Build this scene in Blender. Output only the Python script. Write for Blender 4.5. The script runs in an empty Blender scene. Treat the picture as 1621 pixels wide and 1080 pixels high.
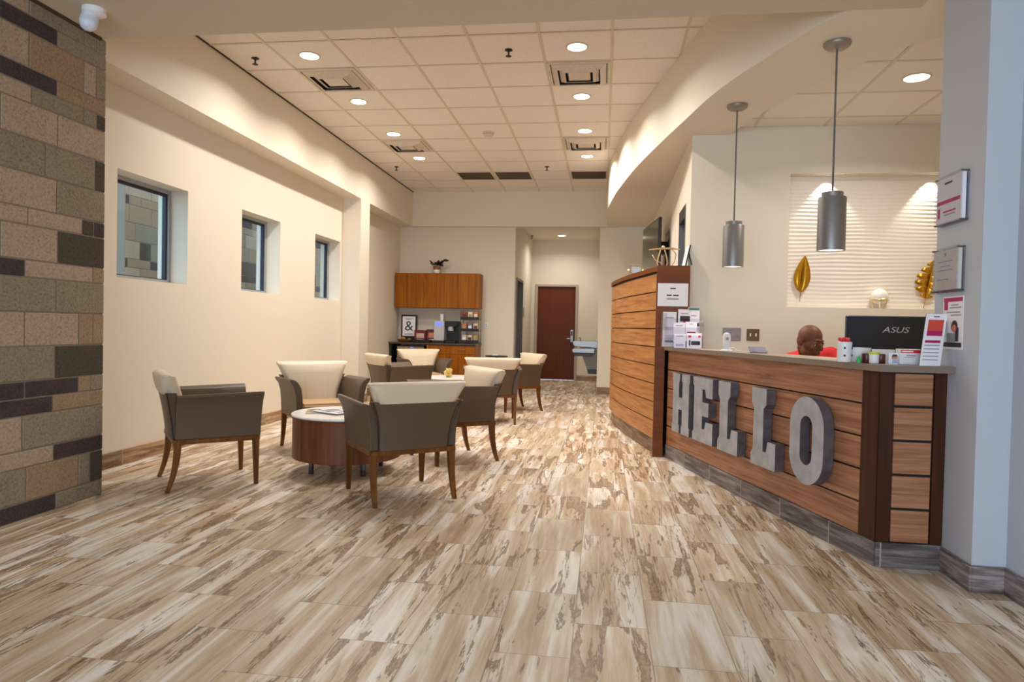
import bpy, bmesh, math, random
from mathutils import Vector, Matrix
random.seed(7)
S = bpy.context.scene
PI = math.pi

# ------------------------------------------------------------------ camera
cd = bpy.data.cameras.new('camera'); cam = bpy.data.objects.new('camera', cd); S.collection.objects.link(cam)
cd.sensor_fit = 'HORIZONTAL'; cd.sensor_width = 36.0; cd.lens = 36.0 * 1075.0 / 1621.0
cd.clip_start = 0.05; cd.clip_end = 200
_r = Vector((0.99083, 0.13333, 0.02187)).normalized()
_f = Vector((-0.13331, 0.99087, -0.02031)); _f = (_f - _f.dot(_r) * _r).normalized()
_u = _r.cross(_f)
CAMH = 1.185
cam.matrix_world = Matrix(((_r.x, _u.x, -_f.x, 0), (_r.y, _u.y, -_f.y, 0), (_r.z, _u.z, -_f.z, CAMH), (0, 0, 0, 1)))
S.camera = cam

# ------------------------------------------------------------------ world, light, exposure
S.view_settings.view_transform = 'Standard'; S.view_settings.look = 'None'
S.view_settings.gamma = 1.0; S.view_settings.use_curve_mapping = False
S.view_settings.exposure = 0.0
S.cycles.use_denoising = True
S.cycles.max_bounces = 8; S.cycles.diffuse_bounces = 5; S.cycles.glossy_bounces = 3
S.cycles.sample_clamp_indirect = 6.0
W = bpy.data.worlds.new('world'); S.world = W; W.use_nodes = True
_bg = W.node_tree.nodes['Background']; _bg.inputs[0].default_value = (0.58, 0.79, 1.0, 1); _bg.inputs[1].default_value = 3.2

def area(name, loc, rot, sx, sy, power, col, spread=PI, shape='RECTANGLE'):
    l = bpy.data.lights.new(name, 'AREA'); l.shape = shape; l.size = sx
    if shape == 'RECTANGLE': l.size_y = sy
    l.energy = power; l.color = col; l.spread = spread
    o = bpy.data.objects.new(name, l); S.collection.objects.link(o); o.location = loc; o.rotation_euler = rot
    return o
# daylight coming in through the glazed entrance behind the photographer
area('entrance_daylight', (-0.9, -2.9, 1.55), (PI / 2, 0, 0), 4.4, 2.6, 160, (0.76, 0.86, 1.0))
WARM = (1.0, 0.94, 0.87)

# ------------------------------------------------------------------ materials
def lin(c):
    return tuple(((x / 255) / 12.92 if x / 255 <= 0.04045 else ((x / 255 + 0.055) / 1.055) ** 2.4) for x in c) + (1,)
class NT:
    def __init__(s, name):
        s.m = bpy.data.materials.new(name); s.m.use_nodes = True; s.t = s.m.node_tree; s.b = s.t.nodes['Principled BSDF']
        s.tc = s.t.nodes.new('ShaderNodeTexCoord')
    def n(s, k, **kw):
        x = s.t.nodes.new(k)
        for a, v in kw.items(): setattr(x, a, v)
        return x
    def l(s, a, b): s.t.links.new(a, b)
    def math(s, op, a, b=None, c=None):
        x = s.n('ShaderNodeMath', operation=op)
        for i, v in enumerate((a, b, c)):
            if v is None: continue
            if isinstance(v, (int, float)): x.inputs[i].default_value = v
            else: s.l(v, x.inputs[i])
        return x.outputs[0]
    def comb(s, a, b, c=0.0):
        x = s.n('ShaderNodeCombineXYZ')
        for i, v in enumerate((a, b, c)):
            if isinstance(v, (int, float)): x.inputs[i].default_value = v
            else: s.l(v, x.inputs[i])
        return x.outputs[0]
    def noise(s, vec, scale=5, detail=4, rough=.5, dist=0.0):
        x = s.n('ShaderNodeTexNoise'); s.l(vec, x.inputs['Vector']); x.inputs['Scale'].default_value = scale
        x.inputs['Detail'].default_value = detail; x.inputs['Roughness'].default_value = rough; x.inputs['Distortion'].default_value = dist
        return x.outputs['Fac']
    def ramp(s, fac, stops, interp='LINEAR'):
        x = s.n('ShaderNodeValToRGB'); s.l(fac, x.inputs[0]); e = x.color_ramp.elements; x.color_ramp.interpolation = interp
        while len(e) < len(stops): e.new(0.5)
        for i, (p, c) in enumerate(stops):
            e[i].position = p; e[i].color = c if len(c) == 4 else lin(c)
        return x.outputs[0]
    def mix(s, fac, a, b, blend='MIX'):
        x = s.n('ShaderNodeMix', data_type='RGBA', blend_type=blend)
        for i, v in ((0, fac), (6, a), (7, b)):
            if isinstance(v, (int, float)): x.inputs[i].default_value = v
            elif isinstance(v, tuple): x.inputs[i].default_value = v
            else: s.l(v, x.inputs[i])
        return x.outputs[2]
    def mapping(s, scale, src='Object'):
        x = s.n('ShaderNodeMapping'); s.l(s.tc.outputs[src], x.inputs[0]); x.inputs['Scale'].default_value = scale
        return x.outputs[0]
    def bump(s, h, strength=.2, dist=.01):
        x = s.n('ShaderNodeBump'); s.l(h, x.inputs['Height']); x.inputs['Strength'].default_value = strength; x.inputs['Distance'].default_value = dist
        s.l(x.outputs[0], s.b.inputs['Normal'])
    def base(s, c): s.l(c, s.b.inputs['Base Color'])
    def set(s, rough=.5, metal=0, spec=.5):
        s.b.inputs['Roughness'].default_value = rough; s.b.inputs['Metallic'].default_value = metal
        s.b.inputs['Specular IOR Level'].default_value = spec

def plain(name, col, rough=.5, metal=0, spec=.5, vary=.06, scale=30, bump=0):
    t = NT(name); c = lin(col)
    f = t.noise(t.tc.outputs['Object'], scale, 3)
    a = tuple(min(1, x * (1 + vary)) for x in c[:3]) + (1,); b = tuple(x * (1 - vary) for x in c[:3]) + (1,)
    t.base(t.ramp(f, [(.3, b), (.7, a)])); t.set(rough, metal, spec)
    if bump: t.bump(f, bump, .002)
    return t.m
def emis(name, col, strength):
    t = NT(name); t.b.inputs['Base Color'].default_value = lin(col)
    t.b.inputs['Emission Color'].default_value = lin(col); t.b.inputs['Emission Strength'].default_value = strength
    return t.m
def wood(name, dark, mid, light, gs, rough=.4, board=None, contrast=(.3, .5, .72)):
    """grain streaks are long where gs is small; board=(z0, pitch, k) varies tone from board to board"""
    t = NT(name)
    v = t.mapping(gs)
    if board:
        z = t.n('ShaderNodeSeparateXYZ'); t.l(t.tc.outputs['Object'], z.inputs[0])
        k = t.math('FLOOR', t.math('DIVIDE', t.math('SUBTRACT', z.outputs[2], board[0]), board[1]))
        wn = t.n('ShaderNodeTexWhiteNoise', noise_dimensions='1D'); t.l(k, wn.inputs['W'])
        off = t.n('ShaderNodeVectorMath', operation='MULTIPLY_ADD'); t.l(wn.outputs['Color'], off.inputs[0]); off.inputs[1].default_value = (20, 20, 20); t.l(v, off.inputs[2])
        v = off.outputs[0]
    f = t.noise(v, 1.0, 6, .6, .6)
    c = t.ramp(f, [(contrast[0], dark), (contrast[1], mid), (contrast[2], light)])
    if board: c = t.mix(t.math('MULTIPLY', wn.outputs['Value'], .35), c, lin(mid), 'MULTIPLY') if False else c
    t.base(c); t.set(rough, 0, .22); t.bump(f, .08, .002)
    return t.m
def floor_mat(name, W_, L_, x0, y0, shade=1.0):
    t = NT(name); s = t.n('ShaderNodeSeparateXYZ'); t.l(t.tc.outputs['Object'], s.inputs[0]); x, y = s.outputs[0], s.outputs[1]
    u = t.math('DIVIDE', t.math('SUBTRACT', x, x0), W_); col = t.math('FLOOR', u); fu = t.math('SUBTRACT', u, col)
    par = t.math('FLOORED_MODULO', col, 2.0)
    v = t.math('DIVIDE', t.math('ADD', t.math('SUBTRACT', y, y0), t.math('MULTIPLY', par, L_ / 2)), L_)
    row = t.math('FLOOR', v); fv = t.math('SUBTRACT', v, row)
    wn = t.n('ShaderNodeTexWhiteNoise', noise_dimensions='3D'); t.l(t.comb(col, row, 3.3), wn.inputs['Vector'])
    rs = t.n('ShaderNodeSeparateColor'); t.l(wn.outputs['Color'], rs.inputs[0]); r1, r2, r3 = rs.outputs[0], rs.outputs[1], rs.outputs[2]
    ox = t.math('MULTIPLY', r1, 37.0); oy = t.math('MULTIPLY', r2, 53.0)
    def vec(ax, ay): return t.comb(t.math('MULTIPLY_ADD', x, ax, ox), t.math('MULTIPLY_ADD', y, ay, oy), 0.0)
    broad = t.noise(vec(9, .8), 1.0, 4, .55, .6)
    fine = t.noise(vec(48, 2.6), 1.0, 5, .68, .5)
    c = t.ramp(broad, [(.30, (176, 144, 108)), (.43, (196, 168, 134)), (.52, (212, 192, 166)), (.62, (240, 232, 222))])
    c = t.mix(t.math('MULTIPLY', fine, .42), c, t.ramp(fine, [(.38, (140, 108, 76)), (.62, (232, 222, 206))]))
    shift = t.math('MULTIPLY_ADD', r3, .12, -.06)
    blob = t.math('ADD', t.noise(vec(13, 1.5), 1.0, 9, .66, .5), shift)
    bm_ = t.ramp(blob, [(.560, (0, 0, 0, 1)), (.60, (1, 1, 1, 1))])
    edge = t.ramp(t.math('ABSOLUTE', t.math('SUBTRACT', blob, .587)), [(.006, (1, 1, 1, 1)), (.020, (0, 0, 0, 1))])
    ln = t.noise(vec(17, 1.0), 1.0, 7, .62, .7)
    lm = t.ramp(t.math('ABSOLUTE', t.math('SUBTRACT', ln, .5)), [(.006, (1, 1, 1, 1)), (.024, (0, 0, 0, 1))])
    gate = t.math('MULTIPLY', t.math('GREATER_THAN', r1, .2), t.ramp(t.noise(vec(6, 1.1), 1.0, 2), [(.44, (0, 0, 0, 1)), (.54, (1, 1, 1, 1))]))
    pits = t.ramp(t.noise(vec(70, 26), 1.0, 3, .6), [(.38, (0, 0, 0, 1)), (.60, (1, 1, 1, 1))])
    c = t.mix(t.math('MULTIPLY', bm_, .72), c, t.mix(pits, lin((108, 76, 44)), lin((160, 124, 86))))
    c = t.mix(t.math('MULTIPLY', edge, .65), c, lin((80, 54, 28)))
    c = t.mix(t.math('MULTIPLY', t.math('MULTIPLY', lm, gate), .7), c, t.mix(pits, lin((88, 62, 38)), lin((140, 106, 72))))
    # tile to tile tone
    tone = t.math('MULTIPLY_ADD', r3, .2, .88)
    c = t.mix(1.0, c, t.comb(tone, tone, tone), 'MULTIPLY')
    eu = t.math('MULTIPLY', t.math('MINIMUM', fu, t.math('SUBTRACT', 1.0, fu)), W_)
    ev = t.math('MULTIPLY', t.math('MINIMUM', fv, t.math('SUBTRACT', 1.0, fv)), L_)
    g = t.math('LESS_THAN', t.math('MINIMUM', eu, ev), .0017)
    c = t.mix(t.math('MULTIPLY', g, .75), c, lin((118, 98, 80)))
    c = t.mix(1.0, c, (shade, shade, shade, 1), 'MULTIPLY')
    t.base(c); t.set(.42, 0, .4)
    t.bump(t.math('SUBTRACT', 1.0, g), .25, .002)
    return t.m
def tile_base(name, stops, step, axis_mix):
    """grey-brown cut tile plinth: joints every step along x+y, streaks run along the wall"""
    t = NT(name); s = t.n('ShaderNodeSeparateXYZ'); t.l(t.tc.outputs['Object'], s.inputs[0])
    p = t.math('ADD', t.math('MULTIPLY', s.outputs[0], axis_mix[0]), t.math('MULTIPLY', s.outputs[1], axis_mix[1]))
    u = t.math('DIVIDE', p, step); k = t.math('FLOOR', u); fu = t.math('SUBTRACT', u, k)
    wn = t.n('ShaderNodeTexWhiteNoise', noise_dimensions='1D'); t.l(k, wn.inputs['W'])
    o = t.math('MULTIPLY', wn.outputs['Value'], 31.0)
    f = t.noise(t.comb(t.math('MULTIPLY_ADD', p, 2.5, o), t.math('MULTIPLY_ADD', s.outputs[2], 28.0, o), 0.0), 1.0, 6, .65, .6)
    c = t.ramp(f, [(.3 + .1 * i, q) for i, q in enumerate(stops)])
    tone = t.math('MULTIPLY_ADD', wn.outputs['Value'], .62, .62)
    c = t.mix(1.0, c, t.comb(tone, tone, tone), 'MULTIPLY')
    g = t.math('LESS_THAN', t.math('MULTIPLY', t.math('MINIMUM', fu, t.math('SUBTRACT', 1.0, fu)), step), .003)
    c = t.mix(g, c, lin((170, 160, 150))); t.base(c); t.set(.45)
    return t.m

paint = plain('cream_paint', (226, 216, 198), .6, spec=.3, vary=.015, scale=120, bump=.05)
paint_l = plain('light_paint', (190, 196, 206), .6, spec=.3, vary=.015, scale=120, bump=.05)
soffit_p = plain('soffit_paint', (226, 216, 200), .65, spec=.3, vary=.015, scale=90)
vest_shade_p = plain('entrance_ceiling_shaded_paint', (208, 194, 172), .7, spec=.2, vary=.02, scale=60)  # soffit paint darkened: the entrance ceiling's shade is put into the colour
def act_mat():
    t = NT('acoustic_tile'); f = t.noise(t.tc.outputs['Object'], 190, 2, .7)
    b = t.noise(t.tc.outputs['Object'], 1.3, 1)
    c = t.ramp(f, [(.3, (216, 206, 194)), (.5, (238, 230, 220)), (.8, (244, 236, 227))])
    t.base(c); t.set(.9, 0, .1); t.bump(f, .3, .003); return t.m
act = act_mat()
grid_m = plain('grid_white', (214, 200, 180), .5, vary=.02)
shadow_m = plain('reveal_shadow_brown', (70, 52, 30), .8)  # dark strips, shade in the narrow gaps painted as colour
floor_m = floor_mat('travertine_plank_tile', .2905, .59, -.088, 2.72)
base_warm = tile_base('tile_plinth_warm', [(84, 60, 38), (120, 90, 60), (150, 118, 84), (178, 150, 118)], .59, (1, 1))
base_coollit = tile_base('tile_plinth_coollit', [(62, 54, 54), (94, 84, 82), (124, 114, 112), (160, 150, 150)], .45, (.3, 1))  # same tile as base_warm, with the cool daylight painted into its colour
base_coollit2 = tile_base('tile_plinth_coollit_end', [(62, 54, 54), (94, 84, 82), (124, 114, 112), (160, 150, 150)], .5, (1, 1))  # end pieces, cool daylight tint in the colour here too
desk_m = wood('desk_laminate', (128, 82, 58), (162, 112, 82), (186, 138, 106), (1.6, 1.6, 42), .38, (.155, .183))
tall_m = wood('tall_desk_laminate', (150, 94, 50), (182, 124, 72), (204, 150, 96), (1.6, 1.6, 36), .38, (.157, .1755))
dark_wood = wood('dark_brown_post', (52, 26, 12), (66, 34, 18), (78, 42, 22), (25, 25, 1.2), .42)
tall_brown = wood('tall_desk_end_brown', (98, 48, 6), (114, 58, 10), (128, 70, 18), (1.2, 1.2, 14), .42)
oak = wood('cabinet_laminate', (120, 64, 2), (146, 84, 6), (168, 104, 16), (26, 26, 1.1), .4)
leg_wood = wood('chair_leg_wood', (82, 47, 16), (108, 65, 24), (132, 85, 36), (22, 22, 3), .4)
drum_wood = wood('drum_laminate', (86, 48, 28), (112, 66, 40), (132, 84, 54), (26, 26, 1.0), .38)
door_wood = wood('door_veneer', (90, 36, 1), (100, 42, 2), (108, 48, 4), (16, 16, .8), .4)
black_gap = plain('black_reveal', (18, 13, 10), .7)
stone_top = plain('solid_surface_taupe', (128, 112, 98), .35, vary=.08, scale=160)
stone_dark = plain('dark_worktop', (70, 60, 50), .35, vary=.15, scale=120)
taupe = plain('taupe_vinyl', (88, 70, 52), .45, spec=.5, vary=.04, scale=220, bump=.15)
cream_v = plain('cream_vinyl', (212, 194, 168), .42, spec=.5, vary=.03, scale=180, bump=.12)
tan_v = plain('tan_vinyl', (190, 154, 112), .45, spec=.5, vary=.03, scale=180, bump=.12)
piping_m = plain('dark_piping', (48, 38, 30), .5)
white_lam = plain('white_laminate', (236, 232, 228), .25, vary=.01)
steel = plain('brushed_steel', (132, 130, 128), .3, 1, vary=.04, scale=60)
grey_steel = plain('steel_leg', (120, 122, 128), .35, 1)
galv = plain('galvanised_sheet', (168, 172, 180), .45, .3, vary=.2, scale=9)
galv_side = plain('dark_sheet_edge', (98, 92, 98), .5, .3, vary=.3, scale=14)  # letter sides, darker and blotchier than the faces
pend_m = plain('satin_grey_shade', (142, 140, 138), .38, .55, vary=.03)
canopy_m = plain('satin_grey_canopy', (150, 140, 128), .4, .5, vary=.03)
cord_m = plain('cord', (96, 92, 90), .5)
alu = plain('window_aluminium', (168, 172, 178), .35, .4, vary=.02)
gasket = plain('window_gasket', (24, 26, 36), .5)
frame_grey = plain('door_frame_paint', (176, 164, 146), .5, vary=.02)
frame_blue = plain('hollow_metal_grey', (112, 112, 116), .5, vary=.02)
white_p = plain('white_plastic', (232, 232, 232), .35, vary=.01)
paper = plain('white_paper', (236, 234, 238), .7, vary=.01)
ink = plain('black_ink', (40, 38, 42), .6)
ink_l = plain('grey_print', (150, 148, 156), .7)
magenta = plain('magenta_print', (176, 24, 92), .6)
red_m = plain('red_print', (222, 30, 44), .5)
redor = plain('coral_print', (206, 74, 62), .6)
black_p = plain('black_plastic', (18, 18, 20), .35, vary=.1)
mon_m = plain('monitor_back', (26, 30, 40), .4, vary=.05)
silver_p = plain('silver_plastic', (190, 190, 192), .35, .3)
gold = plain('gold_metal', (200, 148, 40), .3, .85, vary=.12, scale=40)
gold_l = plain('pale_gold', (228, 206, 156), .3, .8, vary=.1, scale=40)
glassw = plain('pearl_white', (245, 240, 230), .15, spec=.7, vary=.01)
plate_s = plain('switch_plate_steel', (150, 138, 138), .4, .4)
plate_b = plain('switch_plate_brown', (112, 84, 58), .4, .3)
leaf_g = plain('dark_leaf', (22, 30, 20), .5, vary=.3, scale=60)
pot_c = plain('terracotta', (150, 100, 60), .7)
skin = plain('brown_skin', (112, 64, 40), .55, spec=.35, vary=.08, scale=14)
lips = plain('lips', (116, 62, 54), .4)
hair = plain('short_hair', (44, 28, 22), .7, vary=.2, scale=200)
red_shirt = plain('red_shirt', (206, 16, 22), .75, vary=.08, scale=40, bump=.1)
trouser = plain('dark_trousers', (34, 34, 40), .8)
vent_in = plain('vent_dark', (22, 20, 18), .8)
vent_w = plain('vent_white', (208, 196, 178), .5)
return_m = plain('return_grille', (98, 84, 62), .7, vary=.2, scale=300)
light_on = emis('lamp_diffuser', (255, 246, 228), 14)
blue_scr = emis('blue_screen', (90, 110, 230), 1.4)
tv_m = plain('tv_screen', (14, 14, 14), .12, spec=.8)
asph = plain('outside_ground', (120, 118, 112), .9, vary=.1)
brochure_mats = [paper, magenta, redor, plain('teal_print', (92, 130, 130), .6), plain('lilac_print', (178, 172, 200), .6), ink]
def glass_mat(name, col=(1, 1, 1, 1), rough=0.0):
    t = NT(name); g = t.n('ShaderNodeBsdfTransparent'); g.inputs[0].default_value = col
    gl = t.n('ShaderNodeBsdfGlossy'); gl.inputs['Roughness'].default_value = rough
    lw = t.n('ShaderNodeLayerWeight'); lw.inputs[0].default_value = .5
    fr = t.math('MULTIPLY_ADD', t.math('POWER', lw.outputs['Facing'], 5.0), .35, .03)
    mx = t.n('ShaderNodeMixShader'); t.l(fr, mx.inputs[0]); t.l(g.outputs[0], mx.inputs[1]); t.l(gl.outputs[0], mx.inputs[2])
    t.l(mx.outputs[0], t.t.nodes['Material Output'].inputs['Surface']); return t.m
glass = glass_mat('window_glass', (.93, .96, .97, 1)); acrylic = glass_mat('clear_acrylic', (.93, .93, .96, 1), .02)
def cmu(name, a, b):
    t = NT(name); f = t.noise(t.tc.outputs['Object'], 70, 5, .75); g = t.noise(t.tc.outputs['Object'], 7, 3)
    c = t.ramp(f, [(.32, tuple(int(q * .62) for q in a)), (.48, a), (.7, b)])
    c = t.mix(t.math('MULTIPLY', g, .5), c, lin(b)); t.base(c); t.set(.9, 0, .2); t.bump(f, .5, .006); return t.m
CM = dict(L=cmu('block_light', (164, 142, 120), (186, 164, 142)), G=cmu('block_grey', (134, 120, 100), (156, 142, 122)),
          T=cmu('block_tan', (148, 122, 96), (170, 142, 114)), D=cmu('block_dark', (74, 66, 56), (92, 82, 70)),
          P=cmu('block_plum', (66, 54, 54), (84, 72, 70)))
mortar = plain('mortar', (128, 116, 100), .9, vary=.1, scale=100)

# ------------------------------------------------------------------ mesh helpers
class MB:
    """collects shapes into one mesh"""
    def __init__(s): s.bm = bmesh.new(); s.mats = []; s.mi = 0
    def mat(s, m):
        if m not in s.mats: s.mats.append(m)
        s.mi = s.mats.index(m); return s
    def _tag(s, faces):
        for f in faces: f.material_index = s.mi
    def poly(s, pts):
        f = s.bm.faces.new([s.bm.verts.new(p) for p in pts]); s._tag([f]); return s
    def box(s, x0, x1, y0, y1, z0, z1, bev=0, seg=1, M=None):
        vs = [s.bm.verts.new((x, y, z)) for z in (z0, z1) for y in (y0, y1) for x in (x0, x1)]
        fs = [s.bm.faces.new([vs[i] for i in q]) for q in ((0, 2, 3, 1), (4, 5, 7, 6), (0, 1, 5, 4), (2, 6, 7, 3), (0, 4, 6, 2), (1, 3, 7, 5))]
        s._tag(fs)
        if bev:
            es = list({e for f in fs for e in f.edges})
            r = bmesh.ops.bevel(s.bm, geom=es, offset=bev, segments=seg, affect='EDGES', clamp_overlap=True)
            s._tag(r['faces']); vs = list({v for f in r['faces'] for v in f.verts} | {v for v in vs if v.is_valid})
        if M is not None: bmesh.ops.transform(s.bm, matrix=M, verts=[v for v in vs if v.is_valid])
        return s
    def loft(s, rings, cap=True, closed=True):
        R = [[s.bm.verts.new(p) for p in r] for r in rings]; n = len(R[0])
        for a, b in zip(R, R[1:]):
            for i in range(n if closed else n - 1):
                j = (i + 1) % n
                s._tag([s.bm.faces.new((a[i], a[j], b[j], b[i]))])
        if cap: s._tag([s.bm.faces.new(R[0][::-1]), s.bm.faces.new(R[-1])])
        return s
    def lathe(s, prof, c=(0, 0, 0), seg=32, cap=True, M=None):
        rings = []
        for r, z in prof:
            ring = [Vector((r * math.cos(2 * PI * i / seg), r * math.sin(2 * PI * i / seg), z)) for i in range(seg)]
            if M is not None: ring = [M @ p for p in ring]
            rings.append([p + Vector(c) for p in ring])
        return s.loft(rings, cap)
    def tube(s, pts, r, seg=10, cap=True):
        pts = [Vector(p) for p in pts]; rs = r if isinstance(r, (list, tuple)) else [r] * len(pts)
        up = Vector((0, 0, 1)); rings = []
        for i, p in enumerate(pts):
            d = (pts[min(i + 1, len(pts) - 1)] - pts[max(i - 1, 0)]).normalized()
            a = d.cross(up if abs(d.z) < .9 else Vector((1, 0, 0))).normalized(); b = d.cross(a)
            rings.append([p + rs[i] * (math.cos(2 * PI * k / seg) * a + math.sin(2 * PI * k / seg) * b) for k in range(seg)])
        return s.loft(rings, cap)
    def ball(s, c, r, sub=2, M=None):
        sc = r if isinstance(r, (tuple, list)) else (r, r, r)
        m = Matrix.Translation(c) @ (M if M is not None else Matrix.Identity(4)) @ Matrix.Diagonal((sc[0], sc[1], sc[2], 1))
        q = bmesh.ops.create_icosphere(s.bm, subdivisions=sub, radius=1, matrix=m)
        s._tag({f for v in q['verts'] for f in v.link_faces}); return s
    def prism(s, poly, axis, a, b, M=None):
        """extrude 2-D polygon; axis = the axis of extrusion ('x','y','z')"""
        def P(q, t): return {'x': (t, q[0], q[1]), 'y': (q[0], t, q[1]), 'z': (q[0], q[1], t)}[axis]
        A = [Vector(P(q, a)) for q in poly]; B = [Vector(P(q, b)) for q in poly]
        if M is not None: A = [M @ p for p in A]; B = [M @ p for p in B]
        return s.loft([A, B])
    def build(s, name, parent=None, loc=None, rotz=0, smooth=False, bevel=0, sub=0, angle=40, mat=None):
        if mat: s.mats = [mat]
        bmesh.ops.recalc_face_normals(s.bm, faces=s.bm.faces)
        me = bpy.data.meshes.new(name); s.bm.to_mesh(me); s.bm.free()
        for m in s.mats: me.materials.append(m)
        o = bpy.data.objects.new(name, me); S.collection.objects.link(o)
        if loc is not None: o.location = loc
        o.rotation_euler = (0, 0, rotz)
        if parent is not None: o.parent = parent
        if smooth or sub or bevel:
            me.polygons.foreach_set('use_smooth', [True] * len(me.polygons))
            if not sub and not bevel:
                try: me.set_sharp_from_angle(angle=math.radians(angle))
                except Exception: pass
        if bevel:
            b = o.modifiers.new('bevel', 'BEVEL'); b.width = bevel; b.segments = 2; b.limit_method = 'ANGLE'; b.harden_normals = True
        if sub:
            q = o.modifiers.new('sub', 'SUBSURF'); q.levels = sub; q.render_levels = sub
        return o
def thing(name, label, cat, loc=(0, 0, 0), rotz=0, group=None):
    o = bpy.data.objects.new(name, None); S.collection.objects.link(o); o.location = loc; o.rotation_euler = (0, 0, rotz)
    o.empty_display_size = .1
    return tag(o, label, cat, group)
def tag(o, label, cat, group=None):
    o['label'] = label; o['category'] = cat
    if group: o['group'] = group
    return o
def struct(o): o['kind'] = 'structure'; return o
def dup(root, loc, rotz, label, group=None):
    r = root.copy(); S.collection.objects.link(r); r.location = loc; r.rotation_euler = (0, 0, rotz); r['label'] = label
    if group: r['group'] = group
    for ch in list(root.children):
        c = ch.copy(); S.collection.objects.link(c); c.parent = r
        for g in ch.children:
            d = g.copy(); S.collection.objects.link(d); d.parent = c
    return r
def spline(pts, n):
    """Catmull-Rom through (a,b) points"""
    out = []; P = [Vector(p) for p in pts]; P = [2 * P[0] - P[1]] + P + [2 * P[-1] - P[-2]]
    for i in range(1, len(P) - 2):
        for k in range(n):
            t = k / n; a, b, c, d = P[i - 1:i + 3]
            out.append(.5 * ((2 * b) + (c - a) * t + (2 * a - 5 * b + 4 * c - d) * t * t + (-a + 3 * b - 3 * c + d) * t ** 3))
    out.append(P[-2]); return out
def wallX(mb, x0, x1, y0, y1, z0, z1, ops=()):
    ys = sorted({y0, y1, *[v for o in ops for v in o[:2]]})
    for a, b in zip(ys, ys[1:]):
        m = (a + b) / 2; cuts = [o for o in ops if o[0] < m < o[1]]
        if not cuts: mb.box(x0, x1, a, b, z0, z1)
        for o in cuts:
            if o[2] > z0: mb.box(x0, x1, a, b, z0, o[2])
            if o[3] < z1: mb.box(x0, x1, a, b, o[3], z1)
def wallY(mb, y0, y1, x0, x1, z0, z1, ops=()):
    xs = sorted({x0, x1, *[v for o in ops for v in o[:2]]})
    for a, b in zip(xs, xs[1:]):
        m = (a + b) / 2; cuts = [o for o in ops if o[0] < m < o[1]]
        if not cuts: mb.box(a, b, y0, y1, z0, z1)
        for o in cuts:
            if o[2] > z0: mb.box(a, b, y0, y1, z0, o[2])
            if o[3] < z1: mb.box(a, b, y0, y1, o[3], z1)

# ------------------------------------------------------------------ the room shell
ZC, ZS, ZR = 3.665, 3.03, 3.10        # tile ceiling, soffits, reception tile ceiling
XW, XB, XR = -3.85, -3.325, 1.872     # left wall, block wall, right wall
YB = 12.5                             # back wall
mb = MB().mat(floor_m); mb.box(-4.2, 4.0, -3.0, 15.7, -.08, 0); struct(mb.build('floor'))

mb = MB().mat(paint)
WOPS = [(4.945, 5.87, 1.515, 2.38), (6.82, 7.69, 1.515, 2.38), (8.68, 9.55, 1.515, 2.38)]
wallX(mb, XW - .30, XW, 3.9, YB + .2, 0, 3.7, WOPS); struct(mb.build('wall_left'))
mb = MB().mat(paint); mb.box(XW, -3.58, 9.65, 10.03, 0, ZS); struct(mb.build('wall_pier'))
mb = MB().mat(paint); mb.box(XW, -3.58, 4.155, 12.35, ZS, ZC + .03); struct(mb.build('trim_1'))
mb = MB().mat(paint); wallY(mb, YB, YB + .15, XW, -1.65, 0, 3.3); mb.box(-.1, .95, YB, YB + .15, 0, 3.3); mb.box(-1.65, -.1, YB, YB + .15, 3.2, 3.3)
struct(mb.build('wall_back'))
mb = MB().mat(paint); mb.box(XW, .2, 12.35, YB, ZS, ZC + .03); struct(mb.build('trim_2'))
mb = MB().mat(paint); wallX(mb, -1.85, -1.65, YB + .15, 15.5, 0, 3.3, [(12.72, 13.72, 0, 2.13)]); struct(mb.build('wall_hall_left'))
mb = MB().mat(paint); mb.box(-.1, .1, YB + .15, 15.5, 0, 3.3); struct(mb.build('wall_hall_right'))
mb = MB().mat(paint); wallY(mb, 15.5, 15.7, -1.85, .1, 0, 3.3, [(-1.545, -.6, 0, 2.165)]); struct(mb.build('wall_hall_end'))
mb = MB().mat(soffit_p); mb.box(-1.65, -.1, YB, 15.5, 3.17, 3.2); struct(mb.build('ceiling'))
# reception walls
mb = MB().mat(paint); wallX(mb, .79, .95, 6.75, YB, 0, 3.3, [(6.98, 7.58, 0, 2.46), (8.72, 9.22, 0, 2.46)]); struct(mb.build('wall_side'))
mb = MB().mat(paint); wallY(mb, 6.607, 6.75, .79, 3.7, 0, 3.3, [(1.685, 3.30, 1.43, 2.665)]); struct(mb.build('wall_reception_back'))
mb = MB().mat(paint); mb.box(3.55, 3.7, 3.5, 6.607, 0, 3.3); struct(mb.build('wall_reception_right'))
mb = MB().mat(paint); mb.box(1.872, 3.7, 3.40, 3.5, 0, 3.3); struct(mb.build('wall_reception_front'))
mb = MB().mat(paint_l); mb.box(XR, XR + .15, -3.0, 3.4, 0, 3.3); mb.box(1.724, XR, 3.40, 3.84, 0, 3.3); struct(mb.build('wall_right'))
mb = MB().mat(paint_l); wallY(mb, -3.0, -2.85, XB, XR, 0, 3.3, [(-3.1, 1.3, .1, 2.9)]); struct(mb.build('wall_front'))
mb = MB().mat(gasket); mb.box(-3.1, 1.3, -2.98, -2.9, .1, .16); mb.box(-3.1, 1.3, -2.98, -2.9, 2.84, 2.9)
for x in (-3.1, -2.03, -.93, .17, 1.24): mb.box(x, x + .06, -2.98, -2.9, .16, 2.84)
struct(mb.build('window_4'))
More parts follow.
